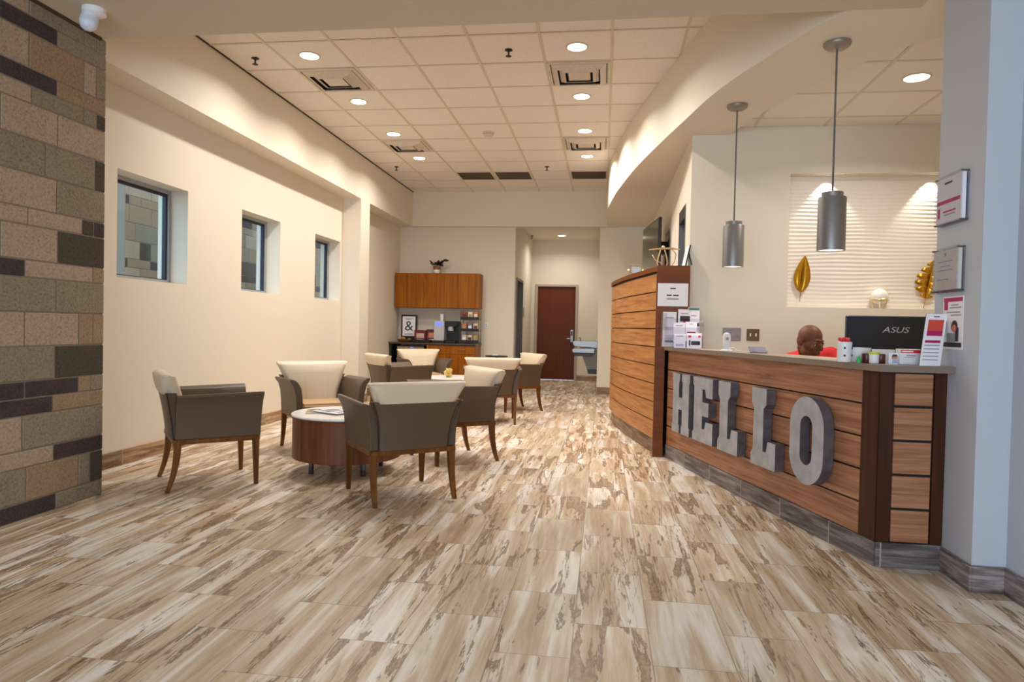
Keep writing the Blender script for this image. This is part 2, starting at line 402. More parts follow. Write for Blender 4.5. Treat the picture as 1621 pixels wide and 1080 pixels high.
# wavy wall panel at the back of the niche
mb = MB().mat(glassw); nx, nz = 60, 150
wave = plain('carved_white_panel', (240, 230, 216), .55, vary=.01); mb = MB().mat(wave)
g = []
for j in range(nz + 1):
    z = 1.43 + (2.665 - 1.43) * j / nz; row = []
    for i in range(nx + 1):
        x = 1.685 + (3.30 - 1.685) * i / nx
        ph = z * 2 * PI / .036 + 1.3 * math.sin(x * 3.1 + z * 5) + .8 * math.sin(x * 7.3 - z * 9)
        amp = .0035 * (.75 + .5 * math.sin(x * 4 + z * 3))
        if j == 0 or j == nz: amp = 0
        row.append(mb.bm.verts.new((x, 6.735 + amp * math.sin(ph), z)))
    g.append(row)
for j in range(nz):
    for i in range(nx): mb._tag([mb.bm.faces.new((g[j][i], g[j][i + 1], g[j + 1][i + 1], g[j + 1][i]))])
b_ = [mb.bm.verts.new(p) for p in ((1.685, 6.75, 1.43), (3.3, 6.75, 1.43), (3.3, 6.75, 2.665), (1.685, 6.75, 2.665))]
mb._tag([mb.bm.faces.new(b_)]); struct(mb.build('trim_3', smooth=True, angle=80))

# ceilings
mb = MB().mat(act); mb.box(-3.58, 1.5, 4.12, 12.35, ZC, ZC + .03); struct(mb.build('ceiling'))
mb = MB().mat(grid_m)
for k in range(9):
    x = .015 - .612 * k + 2 * .612
    if -3.58 < x < 1.4: mb.box(x - .012, x + .012, 4.12, 12.35, ZC - .006, ZC)
for k in range(-3, 11):
    y = 5.73 + .6245 * k
    if 4.12 < y < 12.3: mb.box(-3.58, 1.4, y - .012, y + .012, ZC - .0055, ZC)
mb.mat(shadow_m); mb.box(-3.58, -3.562, 4.12, 12.35, ZC - .008, ZC)
struct(mb.build('trim_4'))
mb = MB().mat(vest_shade_p); mb.box(XB, 1.724, -2.85, 4.06, ZS, ZS + .04); mb.box(1.724, XR, -2.85, 3.4, ZS, ZS + .04); struct(mb.build('ceiling'))
mb = MB().mat(vest_shade_p); mb.box(XB, 1.724, 4.06, 4.12, ZS, ZC + .03); struct(mb.build('trim_5'))
# curved bulkhead over the desk
BC = [(1.33, 4.12), (1.175, 4.42), (1.04, 4.77), (.885, 5.19), (.775, 5.58), (.66, 6.13), (.49, 6.96), (.31, 7.95), (.145, 9.16), (.045, 10.2), (.02, 10.8), (.02, 12.35)]
cv = spline(BC, 8)
mb = MB().mat(paint)
IN = [(.79, 12.4), (.79, 6.62), (1.12, 6.606), (1.24, 6.063), (1.387, 5.62), (1.49, 5.36), (1.61, 5.07), (1.75, 4.82), (1.95, 4.58), (2.2, 4.36), (2.55, 4.12)]
def inner_x(y):
    for (xa, ya), (xb, yb) in zip(IN, IN[1:]):
        if ya >= y >= yb: return xa + (xb - xa) * (ya - y) / max(1e-6, ya - yb)
    return IN[-1][0]
ys_ = sorted({round(v[1], 4) for v in cv} | {6.607, 6.612})
def outer_x(y):
    for a, b in zip(cv, cv[1:]):
        if a[1] <= y <= b[1]: return a[0] + (b[0] - a[0]) * (y - a[1]) / max(1e-6, b[1] - a[1])
    return cv[-1][0] if y > 10 else cv[0][0]
T = .1
for a, b in zip(ys_, ys_[1:]):
    if a < 6.62 <= b: pass
    xa, xb = outer_x(a), outer_x(b)
    # fascia
    mb.poly([(xa, a, ZS), (xb, b, ZS), (xb, b, ZC + .03), (xa, a, ZC + .03)])
    ia, ib = inner_x(a), inner_x(b)
    if b <= 6.608: ia, ib = inner_x(a), inner_x(min(b, 6.606))
    elif a >= 6.607: ia = ib = .79
    mb.poly([(xa, a, ZS), (ia, a, ZS), (ib, b, ZS), (xb, b, ZS)])
    if b <= 6.608: mb.poly([(ia, a, ZS), (ib, b, ZS), (ib, b, ZR), (ia, a, ZR)])
mb.poly([(2.55, 4.12, ZS), (2.55, 4.12, ZR), (3.55, 4.12, ZR), (3.55, 4.12, ZS)])
mb.poly([(1.724, 4.12, ZS), (1.724, 3.5, ZS), (3.55, 3.5, ZS), (3.55, 4.12, ZS)])
mb.poly([(1.36, 4.06, ZC), (.02, 12.35, ZC), (3.55, 12.35, ZC), (3.55, 4.06, ZC)])
bmesh.ops.remove_doubles(mb.bm, verts=mb.bm.verts, dist=1e-4)
o = mb.build('trim_6', smooth=True, angle=35); struct(o)
mb = MB().mat(act); mb.prism([(x - .01, y - .01) for x, y in IN[2:]] + [(3.55, 4.11), (3.55, 6.606)], 'z', ZR, ZR + .02); struct(mb.build('ceiling'))
mb = MB().mat(grid_m)
for x, y in ((1.345, 5.74), (1.965, 4.58), (2.585, 4.13), (3.205, 4.13)): mb.box(x - .012, x + .012, y, 6.6, ZR - .005, ZR)
for x, y in ((2.07, 4.46), (1.61, 5.08), (1.36, 5.715), (1.19, 6.34)): mb.box(x, 3.55, y - .012, y + .012, ZR - .0045, ZR)
struct(mb.build('trim_7'))

# block wall -----------------------------------------------------------------
U = ZS / 30.0    # half-course = U
rows = ['h90P G', 'F126T 145G D', 'h86L P', 'F36L G', 'h84P T', 'h40P 125P 145T G', 'F87G D', 'F39L 125L 148T T', 'F88G G', 'h39P 147L T',
        'F90L D', 'h43L 129L 148D P', 'F88L G', 'F149G D', 'F89L L', 'h130G 151G D', 'h87P T', 'F43L 130T 150L G', 'h87P G', 'h43L 130G 150G G']
def ypx(px): return 3.361 + (4.155 - 3.361) * ((px / 165.0) * .86 / (1 - .14 * px / 165.0))
def blockwall(mb, xf, sign, y_lo, y_hi, rows, thick, seedv, local_rows=True, shift=0.0, ztop=ZS):
    rnd = random.Random(seedv); z = 0.0
    for r in rows:
        hgt = (2 if r[0] == 'F' else 1) * ztop / sum(2 if q[0] == 'F' else 1 for q in rows)
        toks = r[1:].split(); segs = []; hi = y_hi
        cuts = [(ypx(int(''.join(ch for ch in t if ch.isdigit()))), t[-1]) for t in toks[:-1]]
        bounds = [c[0] for c in cuts] + [y_hi]; cols = [c[1] for c in cuts] + [toks[-1][-1]]
        lo = bounds[0] - .4
        segs.append((lo, bounds[0], cols[0]))
        for i in range(1, len(bounds)): segs.append((bounds[i - 1], bounds[i], cols[i]))
        while lo > y_lo:
            w = .4 if rnd.random() < .8 else .2; segs.append((max(lo - w, y_lo), lo, rnd.choice('LLGGTTGTD' if r[0] == 'F' else 'LGTPPD'))); lo -= w
        for a, b, c in segs:
            if b - a < .02: continue
            mb.mat(CM[c]); xa, xb = sorted((xf, xf - sign * thick))
            mb.box(xa, xb, a + .004 + shift, b - .004 + shift if b < y_hi - .01 else b + shift, z + .004, z + hgt - .004, .004)
        z += hgt
mb = MB(); blockwall(mb, XB, 1, -3.0, 4.155, rows, .10, 3); mb.mat(mortar); mb.box(XB - .20, XB - .004, -3.0, 4.15, 0, ZS)
mb.box(XW - .3, XB - .2, 3.7, 3.9, 0, ZS); struct(mb.build('wall_block'))
mb = MB().mat(paint); mb.box(XW, XB, 4.06, 4.155, ZS, ZC + .03); struct(mb.build('trim_8'))
mb = MB().mat(shadow_m); mb.box(XB, XB + .012, -3.0, 4.1, ZS - .02, ZS); struct(mb.build('trim_9'))
# outside, seen through the windows
mb = MB(); blockwall(mb, -5.5, 1, -5.1, 4.155, rows, .10, 11, ztop=3.15, shift=12.3)
mb.mat(mortar); mb.box(-5.7, -5.504, 7.2, 16.5, 0, 3.15)
struct(mb.build('wall_outside'))
mb = MB().mat(asph); mb.box(-30, XW - .31, -5, 30, -.1, -.02); struct(mb.build('ground'))

# windows
for k, (a, b, c, d) in enumerate(WOPS):
    mb = MB().mat(alu); x0, x1 = -4.08, -4.02; w = .035
    mb.box(x0, x1, a, b, c, c + w); mb.box(x0, x1, a, b, d - w, d); mb.box(x0, x1, a, a + w, c + w, d - w); mb.box(x0, x1, b - w, b, c + w, d - w)
    mb.mat(gasket); x0, x1 = -4.07, -4.035; w2 = .022
    mb.box(x0, x1, a + w, b - w, d - w - w2, d - w); mb.box(x0, x1, a + w, a + w + w2, c + w, d - w - w2); mb.box(x0, x1, b - w - w2, b - w, c + w, d - w - w2)
    mb.box(x0, x1, a + w + w2, b - w - w2, c + w, c + w + .008)
    fr = struct(mb.build('window_%d' % (k + 1)))
    mb = MB().mat(glass); mb.box(-4.056, -4.05, a + w + w2, b - w - w2, c + w + .008, d - w - w2); mb.build('window_pane', fr)

# doors
def lever(parent, x, y, z, sx=1):
    mb = MB().mat(steel); mb.box(x - .035, x + .035, y - .02, y, z - .13, z + .16, .008); mb.mat(black_p); mb.box(x - .02, x + .02, y - .024, y - .019, z + .02, z + .12)
    mb.mat(steel); mb.tube([(x, y - .01, z - .05), (x, y - .06, z - .05), (x - .12 * sx, y - .065, z - .05)], .012); return mb.build('door_handle', parent, smooth=True)
mb = MB().mat(door_wood); mb.box(-1.505, -.64, 15.53, 15.575, .01, 2.13); d = struct(mb.build('door_1'))
mb = MB().mat(frame_grey); mb.box(-1.56, -1.505, 15.47, 15.60, 0, 2.18, .004); mb.box(-.64, -.585, 15.47, 15.60, 0, 2.18, .004); mb.box(-1.505, -.64, 15.47, 15.60, 2.13, 2.18, .004)
mb.build('door_frame', d); lever(d, -.71, 15.53, 1.0)
mb = MB().mat(dark_wood); mb.box(-1.80, -1.755, 12.77, 13.67, .01, 2.08); d = struct(mb.build('door_2'))
mb = MB().mat(frame_blue); mb.box(-1.80, -1.63, 12.72, 12.77, 0, 2.13); mb.box(-1.80, -1.63, 13.67, 13.72, 0, 2.13); mb.box(-1.80, -1.63, 12.77, 13.67, 2.08, 2.13); mb.build('door_frame', d)
mb = MB().mat(steel); mb.tube([(-1.755, 13.55, .98), (-1.70, 13.55, .98), (-1.70, 13.42, .98)], .012); mb.ball((-1.74, 13.55, .98), (.02, .035, .035)); mb.build('door_handle', d, smooth=True)
for nm, a, b, fm, dm in (('door_3', 6.98, 7.58, frame_blue, frame_blue), ('door_4', 8.72, 9.22, dark_wood, dark_wood)):
    mb = MB().mat(dm); mb.box(.91, .945, a + .03, b - .03, .01, 2.42); d = struct(mb.build(nm))
    mb = MB().mat(fm); mb.box(.785, .94, a, a + .03, 0, 2.46); mb.box(.785, .94, b - .03, b, 0, 2.46); mb.mat(black_p); mb.box(.785, .94, a + .03, b - .03, 2.33, 2.46); mb.build('door_frame', d)  # black head: shade under the door header is put into its colour

# baseboards
def bb(name, m, *boxes):
    mb = MB().mat(m)
    for q in boxes: mb.box(*q, .003)
    return struct(mb.build(name))
BH = .125
bb('baseboard_left', base_warm, (XW, XW + .012, 3.9, 9.65, 0, BH), (XW, -3.568, 9.638, 9.65, 0, BH), (-3.58, -3.568, 9.65, 10.03, 0, BH), (XW, XW + .012, 10.03, YB, 0, BH))
bb('baseboard_back', base_warm, (XW + .012, -1.65, YB - .012, YB, 0, BH), (-.112, .79, YB - .012, YB, 0, BH))
bb('baseboard_hall', base_warm, (-1.65, -1.638, 13.72, 15.5, 0, BH), (-.112, -.1, YB, 15.5, 0, BH), (-.585, -.112, 15.488, 15.5, 0, BH))
bb('baseboard_side', base_warm, (.778, .79, 9.22, YB, 0, BH), (.778, .79, 7.58, 8.72, 0, BH))
bb('baseboard_right', base_coollit2, (1.712, 1.724, 3.388, 3.68, 0, BH), (1.724, 1.872, 3.388, 3.40, 0, BH), (1.860, 1.872, -2.85, 3.388, 0, BH))

# ------------------------------------------------------------------ reception desk
LD = [(.606, 6.458), (.765, 5.88), (.925, 5.32), (1.075, 4.81), (1.235, 4.27), (1.405, 3.68)]   # front line, plan
def curve_pts(P, n=6): return [Vector((p[0], p[1])) for p in spline(P, n)]
def off(pts, d):
    out = []
    for i, p in enumerate(pts):
        t = (pts[min(i + 1, len(pts) - 1)] - pts[max(i - 1, 0)]).normalized(); n = Vector((-t.y, t.x)); out.append(p + n * d)
    return out
def ribbon(mb, pts, d0, d1, z0, z1):
    A, B = off(pts, d0), off(pts, d1)
    mb.loft([[(a.x, a.y, z0), (b.x, b.y, z0), (b.x, b.y, z1), (a.x, a.y, z1)] for a, b in zip(A, B)])
ld = curve_pts(LD, 24)      # runs far -> near; +offset = to the left normal of travel
# direction of travel is -Y/+X, left normal points +X (inwards); outside is negative
desk = thing('reception_desk', 'curved reception counter with walnut boards, grey top and big HELLO letters', 'reception desk', (1.1, 5.0, 0))
def D(mb, name, **k):
    bmesh.ops.translate(mb.bm, verts=mb.bm.verts, vec=(-1.1, -5.0, 0)); return mb.build(name, desk, **k)
import math as _m
ZB, PW = .130, .1745
mb = MB().mat(black_gap); ribbon(mb, ld[:-5], .012, .05, ZB, 1.003); D(mb, 'backing_panel')
for k in range(5):
    mb = MB().mat(desk_m); z0 = ZB + k * PW; top = 1.003 if k == 4 else z0 + PW - .010
    ribbon(mb, ld[:-5], 0, .014, z0, top); D(mb, 'front_board', smooth=True, angle=30)
mb = MB().mat(base_coollit); ribbon(mb, ld, -.006, .05, 0, ZB - .003); D(mb, 'tile_base', smooth=True, angle=30)
mb = MB().mat(dark_wood); ribbon(mb, ld[-6:], -.004, .05, ZB, 1.003); mb.box(1.405, 1.468, 3.676, 3.74, ZB, 1.003); D(mb, 'corner_post')
mb = MB().mat(black_gap); mb.box(1.468, 1.665, 3.690, 3.73, ZB, 1.003); D(mb, 'end_backing')
for k in range(5):
    mb = MB().mat(desk_m); z0 = ZB + k * PW; mb.box(1.477, 1.656, 3.676, 3.69, z0 + .004, z0 + PW - .010); D(mb, 'end_board')
mb = MB().mat(dark_wood); mb.box(1.665, 1.722, 3.676, 3.74, ZB, 1.003); D(mb, 'end_post')
mb = MB().mat(base_coollit2); mb.box(1.405, 1.722, 3.67, 3.74, 0, ZB - .003); D(mb, 'end_tile_base')
# counter top, follows the curve and turns the corner
o1 = off(ld, -.045); i1 = off(ld, .30)
poly = [(p.x, p.y) for p in o1 if p.y > 3.72] + [(1.372, 3.60), (1.722, 3.60), (1.722, 3.97)] + [(p.x, min(p.y, 6.458)) for p in reversed(i1) if p.y > 3.98]
mb = MB().mat(stone_top); mb.prism(poly, 'z', 1.003, 1.037); D(mb, 'countertop')
i2 = [p + q for p, q in zip(ld, [n - m for n, m in zip(off(ld, 1.0), ld)])]
i2 = [p + (q - p) * (.80 - .20 * min(1, max(0, (p.y - 5.15) / .2))) for p, q in zip(ld, i2)]; i0 = off(ld, .06)
poly = [(p.x, p.y) for p in i0 if 3.9 < p.y < 6.4] + [(1.45, 3.86), (2.4, 3.86), (2.4, 4.3)] + [(p.x, p.y) for p in reversed(i2) if 4.5 < p.y < 6.45]
mb = MB().mat(stone_top); mb.prism(poly, 'z', .71, .74); D(mb, 'work_surface')
mb = MB().mat(dark_wood); mb.box(2.34, 2.38, 3.9, 4.28, 0, .71); D(mb, 'support_panel')
mb = MB().mat(dark_wood); mb.box(1.36, 1.42, 6.2, 6.26, 0, .71); D(mb, 'leg')

# ----- HELLO letters: folded sheet metal, stand proud of the boards
LW = Vector((1.405 - .600, 3.68 - 6.478, 0)).normalized()           # reading direction along the desk
LN = Vector((LW.y, -LW.x, 0)); LN = LN if LN.x < 0 else -LN          # outwards
def letter_shape(ch):
    """outlines in unit height, list of (outer, holes)"""
    s = .015
    if ch == 'H': return [(0, 0), (.30, 0), (.30, .12), (.27, .15), (.27, .40), (.41, .40), (.41, .15), (.38, .12), (.38, 0), (.70, 0), (.70, .12), (.67, .15), (.67, .85), (.70, .88), (.70, 1), (.38, 1), (.38, .88), (.41, .85), (.41, .60), (.27, .60), (.27, .85), (.30, .88), (.30, 1), (0, 1), (0, .88), (.03, .85), (.03, .15), (0, .12)]
    if ch == 'E': return [(0, 0), (.66, 0), (.66, .33), (.44, .33), (.40, .21), (.32, .21), (.32, .41), (.52, .41), (.52, .62), (.32, .62), (.32, .82), (.40, .82), (.44, .70), (.64, .70), (.64, 1), (0, 1), (0, .88), (.04, .85), (.04, .15), (0, .12)]
    if ch == 'L': return [(0, 0), (.66, 0), (.66, .34), (.46, .34), (.42, .20), (.33, .20), (.33, .74), (.40, .80), (.40, 1), (0, 1), (0, .80), (.06, .74), (.06, .2), (0, .14)]
LET = [('H', 6.160, 5.800), ('E', 5.735, 5.375), ('L', 5.290, 4.985), ('L', 4.800, 4.500), ('O', 4.345, 4.015)]
lbl = {0: 'galvanised metal letter H, first of the HELLO letters on the desk front', 1: 'galvanised metal letter E between the H and the L on the desk',
       2: 'galvanised metal letter L beside the E on the desk front', 3: 'galvanised metal letter L beside the O on the desk front', 4: 'rounded galvanised metal letter O, last letter on the desk front'}
def yline(y): return .600 + (6.478 - y) * (1.405 - .600) / (6.478 - 3.68)
for k, (ch, ya, yb) in enumerate(LET):
    z0, hgt, dep = .302, .515, .062
    wdt = (ya - yb) / -LW.y
    p0 = Vector((yline(ya), ya, z0)) + LN * .012
    def P3(u, v, w): return p0 + LW * u + Vector((0, 0, v)) + LN * w
    mb = MB()
    if ch == 'O':
        def ring(rx, rz, cx, cz, st):
            pts = []
            for i in range(48):
                a = 2 * PI * i / 48; x = math.cos(a) * rx; y = math.sin(a) * rx + (st if math.sin(a) >= 0 else -st); pts.append((cx + x, cz + y))
            return pts
        R = wdt / 2; out = ring(R, R, R, hgt / 2, hgt / 2 - R); inn = ring(R * .36, R * .36, R, hgt / 2, hgt / 2 - R * 1.02)
        for w, m_ in ((dep, galv), (0, galv)):
            mb.mat(m_); A = [mb.bm.verts.new(P3(u, v, w)) for u, v in out]; B = [mb.bm.verts.new(P3(u, v, w)) for u, v in inn]
            for i in range(48): j = (i + 1) % 48; mb._tag([mb.bm.faces.new((A[i], A[j], B[j], B[i]))])
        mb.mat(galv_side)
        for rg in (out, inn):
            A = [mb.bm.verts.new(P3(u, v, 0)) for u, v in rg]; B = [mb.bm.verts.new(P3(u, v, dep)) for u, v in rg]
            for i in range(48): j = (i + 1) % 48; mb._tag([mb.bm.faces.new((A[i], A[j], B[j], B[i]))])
        bmesh.ops.remove_doubles(mb.bm, verts=mb.bm.verts, dist=1e-5)
    else:
        sh = letter_shape(ch); mx = max(p[0] for p in sh); pts = [(p[0] / mx * wdt, p[1] * hgt) for p in sh]
        A = [mb.bm.verts.new(P3(u, v, 0)) for u, v in pts]; B = [mb.bm.verts.new(P3(u, v, dep)) for u, v in pts]
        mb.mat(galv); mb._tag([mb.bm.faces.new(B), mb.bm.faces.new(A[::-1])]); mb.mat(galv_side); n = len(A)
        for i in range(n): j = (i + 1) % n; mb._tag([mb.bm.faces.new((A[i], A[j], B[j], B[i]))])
    c = p0.copy(); bmesh.ops.translate(mb.bm, verts=mb.bm.verts, vec=-c)
    o = mb.build('wall_letter', loc=c, smooth=True, angle=30); tag(o, lbl[k], 'letter', 'HELLO letters on the desk front')
    o.modifiers.new('t', 'TRIANGULATE')

# ----- tall curved desk section
TD = [(.512, 6.49), (.445, 6.80), (.320, 7.38), (.200, 8.05), (.115, 8.75), (.105, 9.1), (.16, 9.45), (.30, 9.7)]
td = curve_pts(TD)[::-1]     # far -> near, inwards is the left normal
tall = thing('tall_desk_cabinet', 'tall curved wood-slat desk section beside the reception counter', 'desk', (.4, 8.0, 0))
def TDk(mb, name, **k):
    bmesh.ops.translate(mb.bm, verts=mb.bm.verts, vec=(-.4, -8.0, 0)); return mb.build(name, tall, **k)
mb = MB().mat(base_warm); ribbon(mb, td, .030, .07, 0, .15); TDk(mb, 'tile_base', smooth=True, angle=30)
mb = MB().mat(black_gap); ribbon(mb, td[:-1], .012, .05, .150, 1.76); TDk(mb, 'backing_panel', smooth=True, angle=30)
for k in range(9):
    z0 = .155 + k * .1753; mb = MB().mat(tall_m); ribbon(mb, td[:-1], 0, .013, z0, z0 + .1753 - .011); TDk(mb, 'front_board', smooth=True, angle=30)
mb = MB().mat(tall_brown); ribbon(mb, td, -.012, .27, 1.745, 1.79); TDk(mb, 'top', smooth=True, angle=30)
mb = MB().mat(tall_brown); mb.box(.482, .785, 6.462, 6.49, 1.037, 1.79); mb.box(.482, .573, 6.462, 6.49, .0, 1.037); TDk(mb, 'end_panel')
mb = MB().mat(tall_brown); ribbon(mb, td[-2:], -.006, .045, .15, 1.745); TDk(mb, 'corner_post')
mb = MB().mat(tall_brown); ribbon(mb, td, .25, .27, 0, 1.745); TDk(mb, 'inner_panel', smooth=True, angle=30)

# ------------------------------------------------------------------ armchair
def sm(t): t = max(0, min(1, t)); return t * t * (3 - 2 * t)
def make_chair(label):
    t = thing('armchair', label, 'chair')
    # arms: curved section, swept front to back
    for s in (1, -1):
        mb = MB().mat(taupe); rings = []
        for i in range(9):
            y = -.268 + .560 * i / 8; dn = .012 * (1 - i / 8)
            sec = [(.305, .358), (.308, .45), (.316, .54), (.334, .61), (.368, .668 - dn), (.362, .684 - dn), (.335, .680 - dn), (.300, .655), (.268, .60), (.256, .52), (.25, .44), (.25, .358)]
            tp = 1 - .10 * sm((i - 6) / 2)
            rings.append([(s * (x if x < .30 else .25 + (x - .25) * (1.0)), y + (.012 * (z - .36) / .3 if i == 8 else 0), z) for x, z in sec])
        mb.loft(rings); o = mb.build('armrest', t, smooth=True, bevel=.006)
    # back: taupe rear shell, narrow at the bottom and flaring to the top
    mb = MB().mat(taupe); rings = []
    for j in range(9):
        z = .358 + .325 * j / 8; k = j / 8; w = .245 + .012 * k + .055 * k ** 3; y0 = -.285 - .05 * k ** 1.4; y1 = -.215 - .05 * k
        rings.append([(-w, y1, z), (-w, y0 + .015, z), (-w + .03, y0, z), (0, y0 - .012, z), (w - .03, y0, z), (w, y0 + .015, z), (w, y1, z)])
    mb.loft(rings); mb.build('back_shell', t, smooth=True, angle=50)
    for s in (1, -1):
        mb = MB().mat(piping_m); mb.tube([(s * (.247 + .012 * k + .055 * k ** 3), -.287 - .05 * k ** 1.4 + .012, .358 + .325 * k) for k in [q / 8 for q in range(9)]], .004, 6); mb.build('piping', t, smooth=True)
    # cream back pad, wraps over the top
    mb = MB().mat(cream_v); rings = []
    prof = [(-.345, .672), (-.352, .70), (-.362, .745), (-.366, .785), (-.350, .806), (-.320, .812), (-.285, .803), (-.262, .77), (-.240, .70), (-.215, .62), (-.196, .54), (-.186, .485), (-.180, .455), (-.215, .445), (-.245, .50), (-.28, .60), (-.315, .672)]
    nseg = 28
    for i in range(nseg + 1):
        u = -1 + 2 * i / nseg; ring = []
        for (y, z) in prof:
            kz = max(0, min(1, (z - .45) / .36)); w = .205 + .055 * kz + .085 * kz ** 2.2
            front = y > -.27 and z < .79
            bulge = (1 - u * u) * (.020 if front else .006)
            pl = 0
            if front and z < .66: pl = .006 * math.sin(abs(u) * 26 + z * 22) * sm((.66 - z) / .15) * sm((abs(u) - .12) / .2)
            edge = sm((abs(u) - .90) / .10)
            ring.append((u * w, y + (bulge + pl) * (1 if front else -1) * (1 - edge) + (.012 * edge if not front else -.012 * edge), z - .006 * edge * (1 if z > .75 else 0)))
        rings.append(ring)
    mb.loft(rings); mb.build('back_pad', t, smooth=True, angle=70)
    # seat
    mb = MB().mat(tan_v); mb.box(-.249, .249, -.21, .275, .358, .455, .022, 3); mb.build('seat_cushion', t, smooth=True, angle=60)
    mb = MB().mat(taupe); mb.box(-.249, .249, .262, .288, .358, .425, .006, 2); mb.build('seat_front', t, smooth=True)
    # wood rail
    mb = MB().mat(leg_wood)
    mb.box(-.300, .300, -.283, -.255, .325, .358, .003); mb.box(-.300, .300, .262, .290, .325, .358, .003)
    mb.box(-.306, -.278, -.255, .262, .325, .358, .003); mb.box(.278, .306, -.255, .262, .325, .358, .003); mb.build('seat_rail', t)
    for s in (1, -1):
        mb = MB().mat(leg_wood); rings = []
        for j in range(9):
            k = j / 8; z = .34 * (1 - k); h = .024 - .010 * k; x = s * (.278 + .004 * k); y = -.252 - .062 * k ** 2.2
            rings.append([(x - h, y - h, z), (x + h, y - h, z), (x + h, y + h, z), (x - h, y + h, z)])
        mb.loft(rings); mb.build('leg', t, bevel=.003)
        mb = MB().mat(leg_wood); rings = []
        for j in range(7):
            k = j / 6; z = .34 * (1 - k); h = .023 - .009 * k; x = s * (.280 + .002 * k); y = .263 + .006 * k
            rings.append([(x - h, y - h, z), (x + h, y - h, z), (x + h, y + h, z), (x - h, y + h, z)])
        mb.loft(rings); mb.build('leg', t, bevel=.003)
    return t
def ang(dx, dy): return math.atan2(dy, dx) - PI / 2
CH = [(-2.878, 4.698, math.radians(40), 'taupe and cream armchair nearest the block wall, seen from its side'),
      (-2.62, 6.10, math.radians(-50), 'taupe and cream armchair facing us behind the near drum table, by the cream wall'),
      (-1.400, 4.620, math.radians(128), 'taupe and cream armchair nearest us with its back turned to us'),
      (-1.322, 5.946, math.radians(218), 'taupe and cream armchair right of the near drum table, seen from behind its side'),
      (-2.60, 8.52, math.radians(42), 'taupe and cream armchair left of the far drum table, facing right'),
      (-2.72, 10.15, math.radians(-58), 'taupe and cream armchair facing us in front of the coffee cabinets'),
      (-1.37, 8.42, math.radians(100), 'taupe and cream armchair on the near side of the far drum table, back to us'),
      (-1.26, 9.68, math.radians(215), 'taupe and cream armchair nearest the brown back door')]
c0 = make_chair(CH[0][3]); GR = 'lounge armchairs around the drum tables'
c0.location = (CH[0][0], CH[0][1], 0); c0.rotation_euler = (0, 0, CH[0][2] - PI / 2); c0['group'] = GR
for x, y, a, l in CH[1:]: dup(c0, (x, y, 0), a - PI / 2, l, GR)

# drum tables
def make_table(label, loc):
    t = thing('drum_table', label, 'table', loc, group='drum tables')
    mb = MB().mat(drum_wood); mb.lathe([(.425, .120), (.430, .124), (.430, .440)], seg=64); mb.build('drum', t, smooth=True)
    mb = MB().mat(drum_wood); mb.lathe([(.438, .436), (.440, .440), (.440, .448), (.438, .449)], seg=64); mb.mat(white_lam); mb.lathe([(.436, .449), (.440, .452), (.440, .462), (.436, .466)], seg=64)
    mb.build('tabletop', t, smooth=True)
    for k in range(4):
        a = math.radians(45 + 90 * k); mb = MB().mat(grey_steel); mb.lathe([(.017, 0), (.020, .004), (.020, .12)], (.30 * math.cos(a), .30 * math.sin(a), 0), 16); mb.build('leg', t, smooth=True)
    return t
T1 = (-2.035, 5.27); T2 = (-2.05, 9.35)
t1 = make_table('round drum side table with white top and magazines, nearest us', (*T1, 0))
dup(t1, (*T2, 0), 0, 'round drum side table with white top, farther one near the coffee cabinets', 'drum tables')
def page(mb, w, h, th, m_, blocks):
    mb.mat(m_); mb.box(-w / 2, w / 2, -h / 2, h / 2, 0, th, .001)
    for (x0, x1, y0, y1, mm) in blocks: mb.mat(mm); mb.box(x0 * w, x1 * w, y0 * h, y1 * h, th, th + .0006)
MG = [(-2.26, 5.24, .466, 20, 'tan covered magazine at the left on the near white tabletop', plain('magazine_tan', (170, 150, 124), .4), plain('magazine_pic', (120, 104, 84), .4)),
      (-2.05, 5.36, .472, -25, 'pale magazine with a green picture on the near white tabletop', plain('magazine_pale', (216, 212, 200), .4), plain('magazine_green', (110, 130, 88), .4)),
      (-2.12, 5.20, .478, 65, 'open white magazine lying over two others on the drum table', paper, ink_l)]
for x, y, z, a, l, m1, m2 in MG:
    mb = MB(); page(mb, .21, .28, .005, m1, [(-.4, .4, -.1, .4, m2), (-.3, .1, -.42, -.2, ink_l)])
    tag(mb.build('magazine', loc=(x, y, z), rotz=math.radians(a)), l, 'magazine', 'magazines on the near drum table')
mb = MB().mat(plain('yellow_tissue', (206, 178, 104), .8))
for i in range(9):
    a = i * 2.4; mb.ball((.03 * math.cos(a), .03 * math.sin(a), .035 + .03 * (i % 3)), (.035, .022, .045), 1, Matrix.Rotation(a, 4, 'Z') @ Matrix.Rotation(.5, 4, 'X'))
tag(mb.build('ornament', loc=(-2.13, 9.25, .466), smooth=True), 'small crumpled yellow ornament on the far white drum table', 'ornament')
t = thing('side_table', 'small dark round table against the back wall right of the cabinets', 'table', (-1.86, 11.85, 0))
mb = MB().mat(black_p); mb.lathe([(.19, .655), (.20, .66), (.20, .675), (.19, .68)], seg=40); mb.build('tabletop', t, smooth=True)
mb = MB().mat(grey_steel); mb.lathe([(.14, 0), (.14, .015), (.025, .02), (.025, .655)], seg=20); mb.build('pedestal', t, smooth=True)
mb = MB().mat(paper); mb.box(-.05, .05, -.04, .04, 0, .02, .004); tag(mb.build('napkin_stack', loc=(-1.87, 11.8, .681)), 'small white napkin stack on the dark round table', 'napkins')

